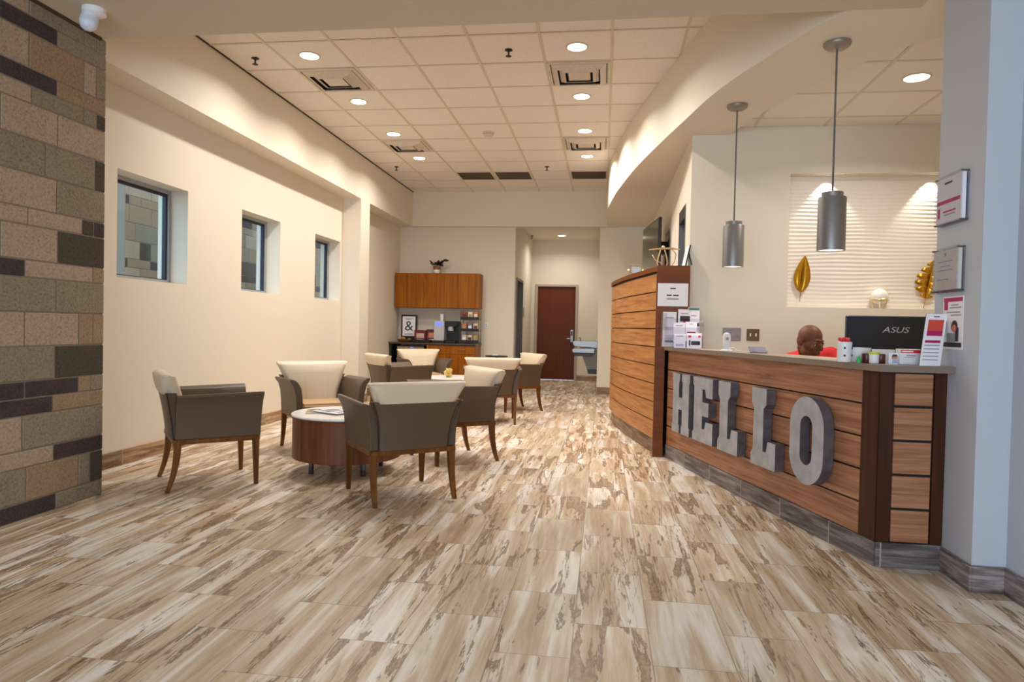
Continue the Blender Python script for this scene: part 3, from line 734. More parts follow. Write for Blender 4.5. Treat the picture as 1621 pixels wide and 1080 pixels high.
# ------------------------------------------------------------------ coffee corner
cb = thing('wall_cabinet', 'wide oak wall cabinet mounted above the coffee counter', 'cabinet', (-3.03, 12.3, 1.51))
mb = MB().mat(oak); mb.box(-.80, .78, -.13, .2, 0, .635); mb.build('body', cb)
for k in range(4):
    mb = MB().mat(oak); mb.box(-.80 + .395 * k + .002, -.80 + .395 * (k + 1) - .002, -.152, -.131, .002, .633, .001); mb.build('door', cb)
lc = thing('base_cabinet', 'oak base cabinet with drawer under the coffee counter', 'cabinet', (-2.70, 12.2, 0))
mb = MB().mat(oak); mb.box(-.45, .44, -.28, .288, .1, .84); mb.mat(black_p); mb.box(-.43, .42, -.22, .27, 0, .1); mb.build('body', lc)
for k in range(2):
    x = -.445 + .443 * k; mb = MB().mat(oak); mb.box(x, x + .437, -.302, -.281, .68, .832, .001); d = mb.build('drawer', lc)
    mb = MB().mat(steel); mb.tube([(x + .16, -.302, .765), (x + .16, -.325, .765), (x + .28, -.325, .765), (x + .28, -.302, .765)], .005); mb.build('handle', d)
    mb = MB().mat(oak); mb.box(x, x + .437, -.302, -.281, .105, .674, .001); mb.build('door', lc)
wt = MB().mat(stone_dark); wt.box(-.83, .78, -.33, .288, .842, .872, .004); tag(wt.build('worktop', loc=(-3.02, 12.2, 0)), 'dark stone worktop spanning the coffee corner', 'worktop')
mb = MB().mat(black_p); mb.box(-3.83, -3.79, 11.9, 12.48, 0, .842)
tag(mb.build('support_panel', loc=(0, 0, 0)), 'dark upright panel carrying the left end of the coffee worktop', 'panel')
fr = thing('mini_fridge', 'small steel fronted fridge under the left of the coffee worktop', 'fridge', (-3.45, 12.2, 0))
mb = MB().mat(black_p); mb.box(-.25, .25, -.24, .25, 0.01, .80, .01); mb.build('body', fr)
mb = MB().mat(plain('fridge_trim', (150, 132, 100), .4, .4)); mb.box(-.25, .25, -.275, -.242, .02, .72, .006); mb.box(-.25, .25, -.275, -.242, .755, .80, .006); d = mb.build('door', fr)
mb = MB().mat(black_p); mb.box(-.25, .25, -.262, -.242, .72, .755); mb.build('grip', d)
mb = MB().mat(blue_scr); mb.box(.0, .05, -.279, -.2755, .77, .785); mb.build('display', d)
# things on the worktop
ZT = .873
p = thing('framed_print', 'black framed print with a large ampersand on the coffee counter', 'picture', (-3.60, 12.32, ZT))
mb = MB().mat(black_p); mb.box(-.15, .15, 0, .025, .08, .50, .004); mb.box(-.03, .03, .02, .12, 0, .25); mb.box(-.1, .1, -.01, .03, 0, .08); mb.build('frame', p)
mb = MB().mat(paper); mb.box(-.122, .122, -.003, .0, .108, .472); sh = mb.build('print', p)
def text(s, name, parent, loc, size, m, rot=(PI / 2, 0, 0), ext=.0006, align='CENTER', shear=0, sx=1.0):
    c = bpy.data.curves.new(name, 'FONT'); c.body = s; c.size = size; c.extrude = ext; c.align_x = align; c.align_y = 'CENTER'; c.shear = shear
    o = bpy.data.objects.new(name, c); S.collection.objects.link(o)
    dg = bpy.context.evaluated_depsgraph_get(); dg.update(); me = bpy.data.meshes.new_from_object(o.evaluated_get(dg)); bpy.data.objects.remove(o)
    q = bpy.data.objects.new(name, me); S.collection.objects.link(q); me.materials.clear(); me.materials.append(m)
    q.location = loc; q.rotation_euler = rot; q.scale = (sx, 1, 1); q.parent = parent; return q
text('&', 'ampersand', p, (0, -.0045, .285), .26, ink)
mb = MB().mat(ink_l)
for z, w in ((.435, .17), (.418, .12), (.155, .15), (.135, .16)): mb.box(-w / 2, w / 2, -.0045, -.003, z - .005, z + .005)
mb.build('print_lines', p)
bk = thing('snack_basket', 'small basket of golden snacks below the framed print', 'basket', (-3.60, 12.08, ZT))
mb = MB().mat(plain('wicker', (120, 90, 50), .8)); mb.lathe([(.10, 0), (.13, .02), (.15, .05), (.14, .05), (.12, .02), (.02, .01)], seg=24); mb.build('bowl', bk, smooth=True)
mb = MB().mat(plain('snack_gold', (190, 146, 60), .5))
for i in range(10): mb.ball((.08 * math.cos(i * 2.1), .08 * math.sin(i * 2.1) * (i % 2), .05 + .012 * (i % 3)), (.035, .03, .022), 1)
mb.build('snacks', bk, smooth=True)
tr = MB().mat(black_p); tr.box(-.16, .16, -.1, .1, 0, .05, .01); tag(tr.build('coffee_tray', loc=(-3.27, 12.08, ZT), smooth=True), 'black tray in front of the red snack boxes', 'tray')
for x, w, h, cols, l in ((-3.36, .22, .22, ((118, 26, 26), (200, 180, 160)), 'dark red snack box left of the other on the coffee counter'), (-3.145, .18, .24, ((90, 40, 30), (226, 140, 110)), 'red and coral snack box nearest the coffee machine')):
    mb = MB().mat(plain('box_red', cols[0], .5)); mb.box(-w / 2, w / 2, -.05, .05, 0, h, .003); mb.mat(plain('box_print', cols[1], .5)); mb.box(-w * .3, w * .35, -.053, -.05, h * .35, h * .75)
    mb.mat(paper); mb.box(-w * .25, w * .25, -.053, -.05, h * .15, h * .25); tag(mb.build('snack_box', loc=(x, 12.28, ZT)), l, 'box', 'snack boxes on the coffee counter')
cm = thing('coffee_machine', 'black and silver coffee machine with lit blue display', 'coffee machine', (-2.84, 12.22, ZT))
mb = MB().mat(black_p); mb.box(-.13, .20, .02, .22, 0, .40, .015, 2); mb.box(-.02, .20, -.16, .02, .30, .40, .015, 2); mb.box(-.02, .20, -.17, .02, 0, .05, .01); mb.build('body', cm, smooth=True)
mb = MB().mat(silver_p); mb.box(-.21, -.02, -.19, .15, .04, .40, .012, 2); mb.mat(black_p); mb.box(-.21, -.02, -.19, .15, 0, .04); mb.build('water_tank', cm, smooth=True)
mb = MB().mat(blue_scr); mb.box(-.18, -.05, -.194, -.190, .31, .37); mb.build('display', cm)
mb = MB().mat(silver_p); mb.lathe([(.05, .22), (.055, .24), (.055, .30)], (.08, -.08, 0), 20); mb.build('spout', cm, smooth=True)
mb = MB().mat(white_p); mb.lathe([(.03, 0), (.04, .10)], (0, 0, 0), 20); mb.lathe([(.032, .10), (.042, .13)], (0, 0, 0), 20)
tag(mb.build('paper_cup_stack', loc=(-2.96, 12.27, ZT + .40), smooth=True), 'white paper cups stacked on top of the coffee machine', 'cups')
rk = thing('pod_rack', 'black three tier rack of snacks and coffee pods', 'rack', (-2.41, 12.25, ZT))
mb = MB().mat(black_p)
for z in (.01, .22, .43): mb.box(-.17, .17, -.12, .12, z, z + .012); mb.box(-.17, .17, -.13, -.118, z, z + .05)
for x in (-.17, .162):
    for y in (-.12, .112): mb.box(x, x + .008, y, y + .008, 0, .60)
mb.build('frame', rk)
maroon_p = plain('pack_maroon', (96, 34, 30), .5); tan_p = plain('pack_tan', (176, 150, 104), .5)
cols = [(206, 190, 156), (214, 206, 180), (176, 150, 90), (196, 110, 60), (120, 120, 140), (216, 200, 160), (150, 60, 60), (224, 214, 190), (200, 120, 70)]
pl = ['left', 'middle', 'right']; tn = ['bottom', 'middle', 'top']
for r in range(3):
    for c in range(3):
        mb = MB().mat(plain('pack_%d%d' % (r, c), cols[r * 3 + c], .5)); mb.box(-.045, .045, -.09, .09, 0, .13, .008); mb.mat([paper, maroon_p, tan_p][(r * 2 + c) % 3]); mb.box(-.03, .03, -.092, -.09, .04, .09)
        tag(mb.build('snack_pack', loc=(-2.41 - .105 + .105 * c, 12.25, ZT + .023 + .21 * r)), 'snack pack at the %s of the %s tier of the black rack' % (pl[c], tn[r]), 'snack pack', 'snack packs on the rack')
pp = thing('potted_plant', 'small dark leafed plant in a white footed pot on the wall cabinet', 'plant', (-3.08, 12.28, 2.146))
mb = MB().mat(white_p); mb.lathe([(.05, 0), (.06, .01), (.06, .06), (.055, .07)], seg=24); mb.mat(pot_c); mb.lathe([(.055, .07), (.07, .13), (.065, .135), (.01, .13)], seg=24); mb.build('pot', pp, smooth=True)
mb = MB().mat(leaf_g); rnd = random.Random(5)
for i in range(26):
    a = rnd.uniform(0, 2 * PI); e = rnd.uniform(-.1, .9); L_ = rnd.uniform(.06, .13)
    base = Vector((.06 * math.cos(a) * rnd.random(), .06 * math.sin(a) * rnd.random(), .16)); d = Vector((math.cos(a) * math.cos(e), math.sin(a) * math.cos(e), math.sin(e)))
    mb.ball(base + d * L_ * .6, (L_ * .6, .03, .008), 1, d.to_track_quat('X', 'Z').to_matrix().to_4x4())
mb.tube([(0, 0, .14), (.05, 0, .20), (.13, 0, .23)], .008, 6)
for i in range(5): mb.ball((.12 + .02 * i, .01 * (i % 2), .235 + .012 * (i % 3)), (.035, .025, .012), 1)
mb.build('foliage', pp, smooth=True)
mb = MB().mat(white_p); mb.box(-.035, .035, -.012, 0, -.058, .058, .004); mb.mat(ink_l); mb.box(-.012, .012, -.0125, -.0119, .008, .03); mb.box(-.012, .012, -.0125, -.0119, -.03, -.008)
tag(mb.build('wall_outlet', loc=(-2.165, YB, 1.21)), 'white outlet on the back wall right of the wall cabinet', 'outlet')

# drinking fountain on the hall wall
df = thing('drinking_fountain', 'stainless steel wall drinking fountain at the hallway corner', 'drinking fountain', (-.102, 13.0, 0))
mb = MB().mat(steel); mb.prism([(0, .82), (-.44, .85), (-.47, .90), (-.47, .93), (-.44, .955), (0, .955)], 'y', -.05, .40); mb.build('upper_basin', df, bevel=.008)
mb = MB().mat(steel); mb.prism([(-.05, .74), (-.44, .74), (-.46, .77), (-.46, .80), (-.43, .82), (-.05, .82)], 'y', -.45, -.06); mb.mat(black_p); mb.prism([(-.10, .68), (-.42, .68), (-.44, .74), (-.10, .74)], 'y', -.43, -.08); mb.build('lower_basin', df, bevel=.006)
mb = MB().mat(plain('fountain_panel', (120, 112, 100), .4, .5)); mb.prism([(0, .34), (-.16, .34), (-.34, .82), (0, .82)], 'y', -.03, .38); mb.mat(black_p); mb.prism([(0, .33), (-.165, .33), (-.19, .42), (0, .42)], 'y', -.035, .37); mb.build('body', df)
mb = MB().mat(steel); mb.tube([(-.33, .1, .95), (-.33, .1, 1.0), (-.36, .1, 1.015)], .012); mb.build('spout', df, smooth=True)
# small plates in the hall
mb = MB().mat(white_p); mb.box(0, .012, -.04, .04, -.06, .06, .003); tag(mb.build('light_switch', loc=(-1.65, 14.2, 1.0)), 'white switch on the left hallway wall past the side door', 'switch')
mb = MB().mat(frame_grey); mb.box(0, .01, -.08, .08, -.1, .1, .002); tag(mb.build('room_sign', loc=(-1.65, 14.0, 1.5)), 'small plaque on the left hallway wall above the switch', 'sign')

# ------------------------------------------------------------------ ceiling fittings
SIDE = {0: 'left', 1: 'right'}; ORD = ['nearest us', 'second from us', 'third from us', 'farthest from us']
def downlight(x, y, z, label, power, group=None, r=.083, first=[None]):
    if first[0] is None:
        t = thing('ceiling_light', label, 'light', (x, y, z), group=group)
        mb = MB().mat(vent_w); seg = 40
        mb.lathe([(.100, 0), (.100, -.004), (.085, -.008), (.084, -.004), (.084, 0)], seg=seg, cap=False); mb.build('trim_ring', t, smooth=True)
        mb = MB().mat(light_on); mb.lathe([(.083, -.004), (.06, -.0062)], seg=seg); mb.build('diffuser', t, smooth=True)
        first[0] = t
    else: t = dup(first[0], (x, y, z), 0, label, group)
    area('lamp', (x, y, z - .012), (0, 0, 0), .15, .15, power, WARM, math.radians(150), 'DISK')
    return t
for i, x in enumerate((-2.765, -.29)):
    for k, y in enumerate((6.04, 7.32, 8.59, 9.84)):
        downlight(x, y, ZC, 'round recessed downlight in the %s row, %s' % (SIDE[i], ORD[k]), 25, 'downlights in the lounge ceiling')
downlight(2.25, 5.41, ZR, 'round recessed downlight over the reception area', 22)
downlight(-.93, 14.57, 3.17, 'round recessed downlight in the hallway ceiling', 15)
# square air diffusers
def diffuser(x, y, label, first=[None]):
    if first[0] is None:
        t = thing('air_diffuser', label, 'air vent', (x, y, ZC), group='square air diffusers')
        mb = MB().mat(vent_in); mb.box(-.27, .27, -.27, .27, -.008, -.006); mb.build('plenum', t)
        def ringf(mb, a, b, z0, z1):
            A = [(a, a), (-a, a), (-a, -a), (a, -a)]; B = [(b, b), (-b, b), (-b, -b), (b, -b)]
            for k in range(4):
                j = (k + 1) % 4
                mb.loft([[(A[k][0], A[k][1], z0), (A[j][0], A[j][1], z0), (A[j][0], A[j][1], z0 - .006), (A[k][0], A[k][1], z0 - .006)],
                         [(B[k][0], B[k][1], z1), (B[j][0], B[j][1], z1), (B[j][0], B[j][1], z1 - .006), (B[k][0], B[k][1], z1 - .006)]])
        mb = MB().mat(vent_w); ringf(mb, .300, .268, -.006, -.010); mb.build('frame', t)
        for a in (.235, .165): mb = MB().mat(vent_w); ringf(mb, a + .024, a - .034, -.009, -.040); mb.build('cone', t)
        mb = MB().mat(vent_w); mb.box(-.105, .105, -.105, .105, -.034, -.028); mb.build('centre_panel', t)
        first[0] = t; return t
    return dup(first[0], (x, y, ZC), 0, label)
diffuser(-2.75, 6.64, 'white square air diffuser, left one nearest us'); diffuser(-.29, 6.66, 'white square air diffuser, right one nearest us')
diffuser(-2.75, 9.15, 'white square air diffuser between the two far lights of the left row'); diffuser(-.29, 9.17, 'white square air diffuser between the two far lights of the right row')
for x, l in ((-2.13, 'dark return air grille, leftmost of the three'), (-1.51, 'dark return air grille, middle of the three'), (-.29, 'dark return air grille, rightmost of the three')):
    t = thing('return_grille', l, 'air vent', (x, 11.03, ZC), group='return grilles')
    mb = MB().mat(vent_w); mb.box(-.3, .3, -.295, -.265, -.012, 0); mb.box(-.3, .3, .265, .295, -.012, 0); mb.box(-.3, -.272, -.265, .265, -.012, 0); mb.box(.272, .3, -.265, .265, -.012, 0); mb.build('frame', t)
    mb = MB().mat(return_m)
    for q in range(22): y = -.255 + q * .0235; mb.box(-.272, .272, y, y + .004, -.012, 0)
    mb.mat(vent_in); mb.box(-.272, .272, -.265, .265, -.003, 0); mb.build('louvre', t)
def sprinkler(x, y, z, label, first=[None]):
    if first[0] is None:
        t = thing('fire_sprinkler', label, 'sprinkler', (x, y, z), group='fire sprinklers')
        mb = MB().mat(black_p); mb.lathe([(.035, 0), (.035, -.006), (.02, -.012)], seg=20); mb.build('escutcheon', t)
        mb = MB().mat(gasket); mb.tube([(0, 0, -.01), (0, 0, -.055)], .008); mb.lathe([(.026, -.055), (.026, -.059)], seg=16); mb.build('head', t)
        first[0] = t; return t
    return dup(first[0], (x, y, z), 0, label)
sprinkler(-3.31, 6.06, ZC, 'dark sprinkler head by the left fascia, nearest us'); sprinkler(-.90, 6.06, ZC, 'dark sprinkler head left of the right downlight row, nearest us')
sprinkler(-.92, 10.46, ZC, 'dark sprinkler head in front of the right return grille'); sprinkler(-3.28, 10.37, ZC, 'dark sprinkler head near the far left ceiling corner')
sprinkler(-1.57, 14.59, 3.17, 'dark sprinkler head in the hallway ceiling')
mb = MB().mat(vent_w); mb.lathe([(.075, 0), (.075, -.012), (.055, -.03), (.05, -.045), (.03, -.05)], seg=28); mb.mat(vent_in); mb.lathe([(.064, -.02), (.064, -.024)], seg=28)
tag(mb.build('smoke_detector', loc=(-1.514, 8.60, ZC), smooth=True), 'white smoke detector in the middle of the lounge ceiling', 'smoke detector')
cmn = thing('security_camera', 'white dome camera on the entrance ceiling beside the block wall', 'camera', (-3.06, 3.72, ZS))
mb = MB().mat(white_p); mb.lathe([(.065, 0), (.065, -.03), (.05, -.04)], seg=28); mb.build('mount', cmn, smooth=True)
mb = MB().mat(plain('dome_white', (214, 220, 232), .3)); mb.tube([(-.02, 0, -.02), (-.02, -.02, -.09)], [.045, .05], 20); mb.ball((-.02, -.02, -.09), .05, 2); mb.build('housing', cmn, smooth=True)

# pendants
def pendant(x, y, label, first=[None]):
    if first[0] is None:
        t = thing('pendant_lamp', label, 'lamp', (x, y, ZS), group='pendants over the reception counter')
        mb = MB().mat(canopy_m); mb.lathe([(.080, 0), (.082, -.010), (.078, -.022), (.06, -.036), (.02, -.044)], seg=36); mb.build('canopy', t, smooth=True)
        mb = MB().mat(cord_m); mb.tube([(0, 0, -.03), (0, 0, -.95)], .006); mb.build('stem', t, smooth=True)
        mb = MB().mat(pend_m); mb.lathe([(.010, -.945), (.064, -.945), (.064, -.975), (.082, -.976), (.084, -.980), (.084, -1.315), (.080, -1.315), (.080, -1.0), (.01, -.99)], seg=48, cap=False); mb.build('shade', t, smooth=True)
        mb = MB().mat(emis('pendant_lens', (255, 240, 214), 1.6)); mb.lathe([(.079, -1.308), (.06, -1.31)], seg=36); mb.build('lens', t)
        first[0] = t
    else: t = dup(first[0], (x, y, ZS), 0, label)
    area('lamp', (x, y, ZS - 1.325), (0, 0, 0), .13, .13, 4, WARM, math.radians(120), 'DISK')
    return t
pendant(1.422, 4.565, 'grey cylinder pendant lamp, the larger looking nearer one'); pendant(1.035, 5.75, 'grey cylinder pendant lamp, farther one left of the niche')

# niche: spots, gold leaves, orb
for k, (x, l) in enumerate(((2.04, 'tiny recessed niche spotlight above the gold leaf side'), (2.95, 'tiny recessed niche spotlight beside the white pillar edge'))):
    mb = MB().mat(white_p); mb.lathe([(.030, 0), (.030, -.004), (.02, -.006)], seg=20); tag(mb.build('niche_spotlight', loc=(x, 6.672, 2.664)), l, 'light', 'niche spotlights')
    sp = bpy.data.lights.new('spot', 'SPOT'); sp.energy = 18; sp.color = (1, .9, .74); sp.spot_size = math.radians(84); sp.spot_blend = .35; sp.shadow_soft_size = .015
    so = bpy.data.objects.new('niche_spot_lamp', sp); S.collection.objects.link(so); so.location = (x, 6.662, 2.645); so.rotation_euler = (math.radians(12), 0, 0)
def leaf(name, x, z, h, w, label, cuts=0, tilt=0):
    mb = MB().mat(gold); n = 24; L_ = []; R_ = []
    for i in range(n + 1):
        k = i / n; ww = w / 2 * math.sin(PI * k ** .8) ** .8 * (1 - .15 * k) + .001; zz = -h / 2 + h * k
        if cuts and (i % 4 == 3): ww *= .25
        L_.append((-ww, .012 * math.sin(PI * k), zz)); R_.append((ww, .012 * math.sin(PI * k), zz))
    C_ = [(0, -.006 + .012 * math.sin(PI * i / n), -h / 2 + h * i / n) for i in range(n + 1)]
    for A, B in ((L_, C_), (C_, R_)):
        va = [mb.bm.verts.new(p) for p in A]; vb = [mb.bm.verts.new(p) for p in B]
        for i in range(n): mb._tag([mb.bm.faces.new((va[i], vb[i], vb[i + 1], va[i + 1]))])
    mb.tube([(0, -.004, -h / 2 - .09), (0, -.004, -h / 2), (0, .004, h / 2 * .9)], [.003, .004, .002], 6)
    o = mb.build(name, loc=(x, 6.69, z), smooth=True); o.rotation_euler = (0, tilt, 0)
    s_ = o.modifiers.new('s', 'SOLIDIFY'); s_.thickness = .003
    return tag(o, label, 'wall decoration', 'gold leaves in the niche')
leaf('gold_leaf', 1.842, 1.745, .345, .155, 'smooth gold leaf ornament at the left of the lit niche', 0, .09)
leaf('gold_leaf', 2.955, 1.71, .37, .25, 'slit gold palm leaf ornament beside the white pillar edge', 1, .18)
ob = thing('orb_ornament', 'white and gold orb ornament low in the lit niche', 'ornament', (2.515, 6.665, 1.431))
mb = MB().mat(glassw); mb.ball((0, 0, .11), .075, 3); mb.build('orb', ob, smooth=True)
mb = MB().mat(gold_l)
for k in range(3):
    a = 2 * PI * k / 3 + .3; mb.tube([(.05 * math.cos(a), .05 * math.sin(a), 0), (.085 * math.cos(a), .05 * math.sin(a), .08)], .005, 8)
mb.lathe([(.078, .07), (.083, .075), (.083, .085), (.078, .09)], seg=32, cap=False); mb.build('stand', ob, smooth=True)
# switch plates
mb = MB().mat(plate_s); mb.box(-.082, .082, -.008, 0, -.06, .06, .003)
mb.mat(ink_l)
for x in (-.05, 0, .05): mb.box(x - .006, x + .006, -.016, -.008, -.015, .015)
tag(mb.build('light_switch', loc=(1.198, 6.607, 1.165)), 'steel triple switch plate on the wall behind the counter', 'switch')
mb = MB().mat(plate_b); mb.box(-.057, .057, -.008, 0, -.056, .056, .003); mb.mat(paper)
for x in (-.025, .025): mb.box(x - .006, x + .006, -.012, -.008, -.014, .014)
tag(mb.build('light_switch', loc=(1.39, 6.607, 1.163)), 'brown double switch plate right of the steel one', 'switch')
# television on an arm
tv = thing('television', 'black flat television on the side wall above the tall desk', 'television', (.60, 9.0, 2.25), math.radians(7))
mb = MB().mat(black_p); mb.box(-.025, .01, -.54, .54, -.32, .32, .006); mb.build('frame', tv)
mb = MB().mat(tv_m); mb.box(-.028, -.0255, -.52, .52, -.30, .30); mb.build('screen', tv)
mb = MB().mat(black_p); mb.box(.01, .17, -.08, .08, -.08, .08); mb.build('mount', tv)

# notice sheet etc. on the tall desk end
def sheet(name, x, y, z, w, h, label, cat, lines, rot=0, m_=paper, th=.002, extra=(), group=None):
    mb = MB().mat(m_); mb.box(-w / 2, w / 2, -th, 0, 0, h)
    for (cx, cz, lw, lh, mm) in lines:
        mb.mat(mm); mb.box(cx * w - lw * w / 2, cx * w + lw * w / 2, -th - .0008, -th, cz * h, cz * h + lh)
    o = mb.build(name, loc=(x, y, z), rotz=rot); tag(o, label, cat, group); return o
sheet('paper_notice', .632, 6.4615, 1.412, .277, .213, 'white printed notice taped to the end of the tall desk', 'notice',
      [(0, .75, .18, .012, ink), (-.12, .45, .16, .012, ink), (.10, .45, .18, .012, ink), (0, .29, .40, .012, ink_l)])

# objects on top of the tall desk
ts = thing('gold_sculpture', 'pale gold wire figure sculpture on top of the tall desk', 'sculpture', (.60, 6.85, 1.79))
mb = MB().mat(gold_l)
for s in (-1, 1): mb.tube([(.03 * s - .04, 0, 0), (.05 * s - .04, 0, .06), (.04 * s - .04, 0, .12), (.02 * s - .04, 0, .19)], .007, 8)
mb.tube([(-.17, 0, .19), (-.06, 0, .20), (.05, 0, .205), (.13, 0, .195)], [.004, .010, .010, .004], 8); mb.ball((-.035, 0, .215), .018, 2)
mb.tube([(.05, 0, .20), (.09, 0, .15), (.08, 0, .08), (.05, 0, .03), (.06, 0, 0)], .006, 8); mb.tube([(-.14, 0, .14), (-.11, 0, .09), (-.05, 0, .06)], .005, 8); mb.build('figure', ts, smooth=True)
mb = MB().mat(white_p); mb.box(-.10, .10, -.03, .03, -.0, .012, .003); mb.build('plinth', ts)
gs = thing('glass_ornament', 'small clear and gold ornament at the far part of the tall desk top', 'ornament', (.33, 7.35, 1.79))
mb = MB().mat(gold_l); mb.ball((-.075, 0, .022), .02, 2); mb.ball((.075, 0, .022), .02, 2); mb.tube([(-.075, 0, .03), (-.05, 0, .085), (.05, 0, .085), (.075, 0, .03)], .004, 8); mb.build('frame', gs, smooth=True)
mb = MB().mat(acrylic); mb.box(-.05, .05, -.02, .02, .0, .07, .004); mb.build('block', gs)
es = thing('easel_plaque', 'white plaque with a black easel back on the tall desk end', 'plaque', (.735, 6.60, 1.79), math.radians(-86))
mb = MB().mat(black_p); mb.box(-.09, .09, .0, .012, 0, .205, .002, M=Matrix.Rotation(-.2, 4, 'X')); mb.box(-.02, .02, .075, .083, 0, .16, M=Matrix.Rotation(.25, 4, 'X')); mb.build('back', es)
mb = MB().mat(paper); mb.box(-.085, .085, -.003, 0, .005, .20, M=Matrix.Rotation(-.2, 4, 'X')); mb.build('face', es)

# ------------------------------------------------------------------ items on the reception counter
ZK = 1.0375
br = thing('brochure_rack', 'clear tiered rack of white and magenta brochures by the tall desk', 'brochure rack', (.69, 6.15, ZK), math.radians(8))
mb = MB().mat(acrylic)
for k, (y, z) in enumerate(((-.10, .0), (-.03, .07), (.04, .15))): mb.box(-.16, .16, y, y + .004, z, z + .11)
mb.box(-.164, -.16, -.10, .10, 0, .30); mb.box(.16, .164, -.10, .10, 0, .25); mb.box(-.16, .16, .08, .084, 0, .36); mb.build('holder', br)
BRO = [(-.10, .055, 0.005, .12, .31, paper, 3, 'white brochure at the back left of the tiered rack'), (.03, .055, .10, .11, .24, paper, 0, 'brochure with a dark and orange photo in the rack'),
       (.115, .055, .10, .10, .26, paper, 3, 'brochure with a teal band standing highest in the rack'), (-.03, -.015, .05, .10, .17, paper, 4, 'white brochure with small pictures in the middle tier'),
       (.075, -.015, .06, .10, .17, paper, 1, 'brochure with a magenta band in the middle tier'), (-.04, -.085, .0, .10, .12, paper, 4, 'plain pale leaflet in the front of the rack'),
       (.085, -.085, .0, .13, .13, paper, 5, 'front leaflet with red and black pictures in the rack')]
ca, sa = math.cos(math.radians(8)), math.sin(math.radians(8))
for i, (x, y, z, w, h, m_, pm, l) in enumerate(BRO):
    wx, wy = .69 + x * ca - y * sa, 6.15 + x * sa + y * ca
    ln = [(0, .82, .6, .008, ink_l), (0, .12, .7, .02, brochure_mats[pm])]
    if i == 1: ln += [(.05, .55, .8, .05, ink), (.15, .50, .5, .03, redor)]
    if i == 2: ln = [(0, .90, .95, .022, brochure_mats[3]), (.1, .35, .8, .03, ink), (0, .7, .5, .006, magenta)]
    if i == 4: ln = [(0, .86, .3, .006, ink_l), (.02, .35, .75, .022, magenta)]
    if i == 6: ln = [(-.3, .7, .2, .02, red_m), (.35, .7, .16, .02, red_m), (.1, .2, .6, .035, ink), (-.3, .15, .1, .05, ink)]
    sheet('brochure', wx, wy, ZK + z, w, h, l, 'brochure', ln, math.radians(8), m_, .003, group='brochures in the tiered rack')
bc = thing('baby_monitor', 'small white upright camera with round base on the counter', 'camera', (.935, 5.36, ZK))
mb = MB().mat(white_p); mb.lathe([(.044, 0), (.045, .006), (.030, .016), (.012, .022)], seg=28); mb.build('base', bc, smooth=True)
mb = MB().mat(white_p); mb.lathe([(.018, .02), (.029, .035), (.030, .115), (.022, .136), (.006, .142)], seg=28); mb.mat(ink_l); mb.lathe([(.012, 0), (.012, .003)], (0, -.030, .095), 16, M=Matrix.Rotation(PI / 2, 4, 'X')); mb.build('head', bc, smooth=True)
mb = MB().mat(white_p); mb.tube([(.02, .02, .02), (.06, .03, .03), (.085, .02, .006), (.11, .03, .006)], .003, 6); mb.build('cable', bc)
ch = thing('card_holder', 'small grey slanted card holder on the counter', 'card holder', (1.115, 5.08, ZK), math.radians(8))
mb = MB().mat(plain('grey_card', (112, 106, 124), .5)); mb.prism([(.0, .004), (.05, .045), (.055, .042), (.01, .0)], 'x', -.06, .06, Matrix.Rotation(0, 4, 'Z')); mb.build('cards', ch)
mb = MB().mat(acrylic); mb.box(-.062, .062, -.006, .06, 0, .004); mb.box(-.062, .062, -.006, -.003, 0, .02); mb.build('tray', ch)
cn = thing('lollipop_canister', 'white canister with dark dots holding red topped sticks', 'canister', (1.292, 3.87, ZK))
mb = MB().mat(white_p); mb.lathe([(.034, 0), (.036, .003), (.037, .105), (.034, .108), (.030, .10)], seg=32); mb.mat(ink)
for a in (-1.85, -.6):
    for z in (.035, .075): mb.ball((.0365 * math.cos(a), .0365 * math.sin(a), z), (.006, .004, .007), 1)
mb.build('body', cn, smooth=True)
mb = MB().mat(red_m)
for k in range(12): a = k * 2.4; r = .027 * math.sqrt((k + .5) / 12); mb.ball((r * math.cos(a), r * math.sin(a), .117 + .005 * (k % 2)), .011, 1)
mb.mat(white_p)
for k in range(6): a = k * 2.4; r = .02; mb.tube([(r * math.cos(a), r * math.sin(a), .02), (r * math.cos(a), r * math.sin(a), .11)], .0015, 5)
mb.build('lollipops', cn, smooth=True)
mb = MB().mat(plain('green_plastic', (20, 190, 80), .35)); mb.lathe([(.010, 0), (.011, .014), (.006, .022), (.008, .03), (.002, .036)], seg=16)
tag(mb.build('figurine', loc=(1.338, 3.79, ZK), smooth=True), 'tiny bright green figurine beside the white canister', 'figurine')
mb = MB().mat(white_p); mb.lathe([(.028, 0), (.030, .004), (.050, .045), (.058, .078), (.055, .078), (.046, .045), (.024, .010), (.002, .008)], seg=36)
tag(mb.build('bowl', loc=(1.378, 3.90, ZK), smooth=True), 'white ceramic bowl in front of the monitor', 'bowl')
maroon = plain('maroon_jar', (84, 18, 22), .35)
for x, y, m_, l in ((1.380, 3.80, maroon, 'small maroon jar right behind the yellow lidded tub'), (1.447, 3.79, maroon, 'small maroon jar between the yellow lidded tub and photo card')):
    mb = MB().mat(m_); mb.lathe([(.020, 0), (.022, .003), (.022, .045), (.02, .05)], seg=24); tag(mb.build('jar', loc=(x, y, ZK), smooth=True), l, 'jar', 'jars on the counter')
tb = thing('lidded_tub', 'small white tub with a yellow green lid on the counter', 'tub', (1.400, 3.755, ZK))
mb = MB().mat(white_p); mb.lathe([(.020, 0), (.023, .003), (.025, .048)], seg=24); mb.build('tub', tb, smooth=True)
mb = MB().mat(plain('yellow_lid', (196, 200, 60), .4)); mb.lathe([(.028, .048), (.029, .050), (.028, .060), (.01, .061)], seg=24); mb.build('lid', tb, smooth=True)
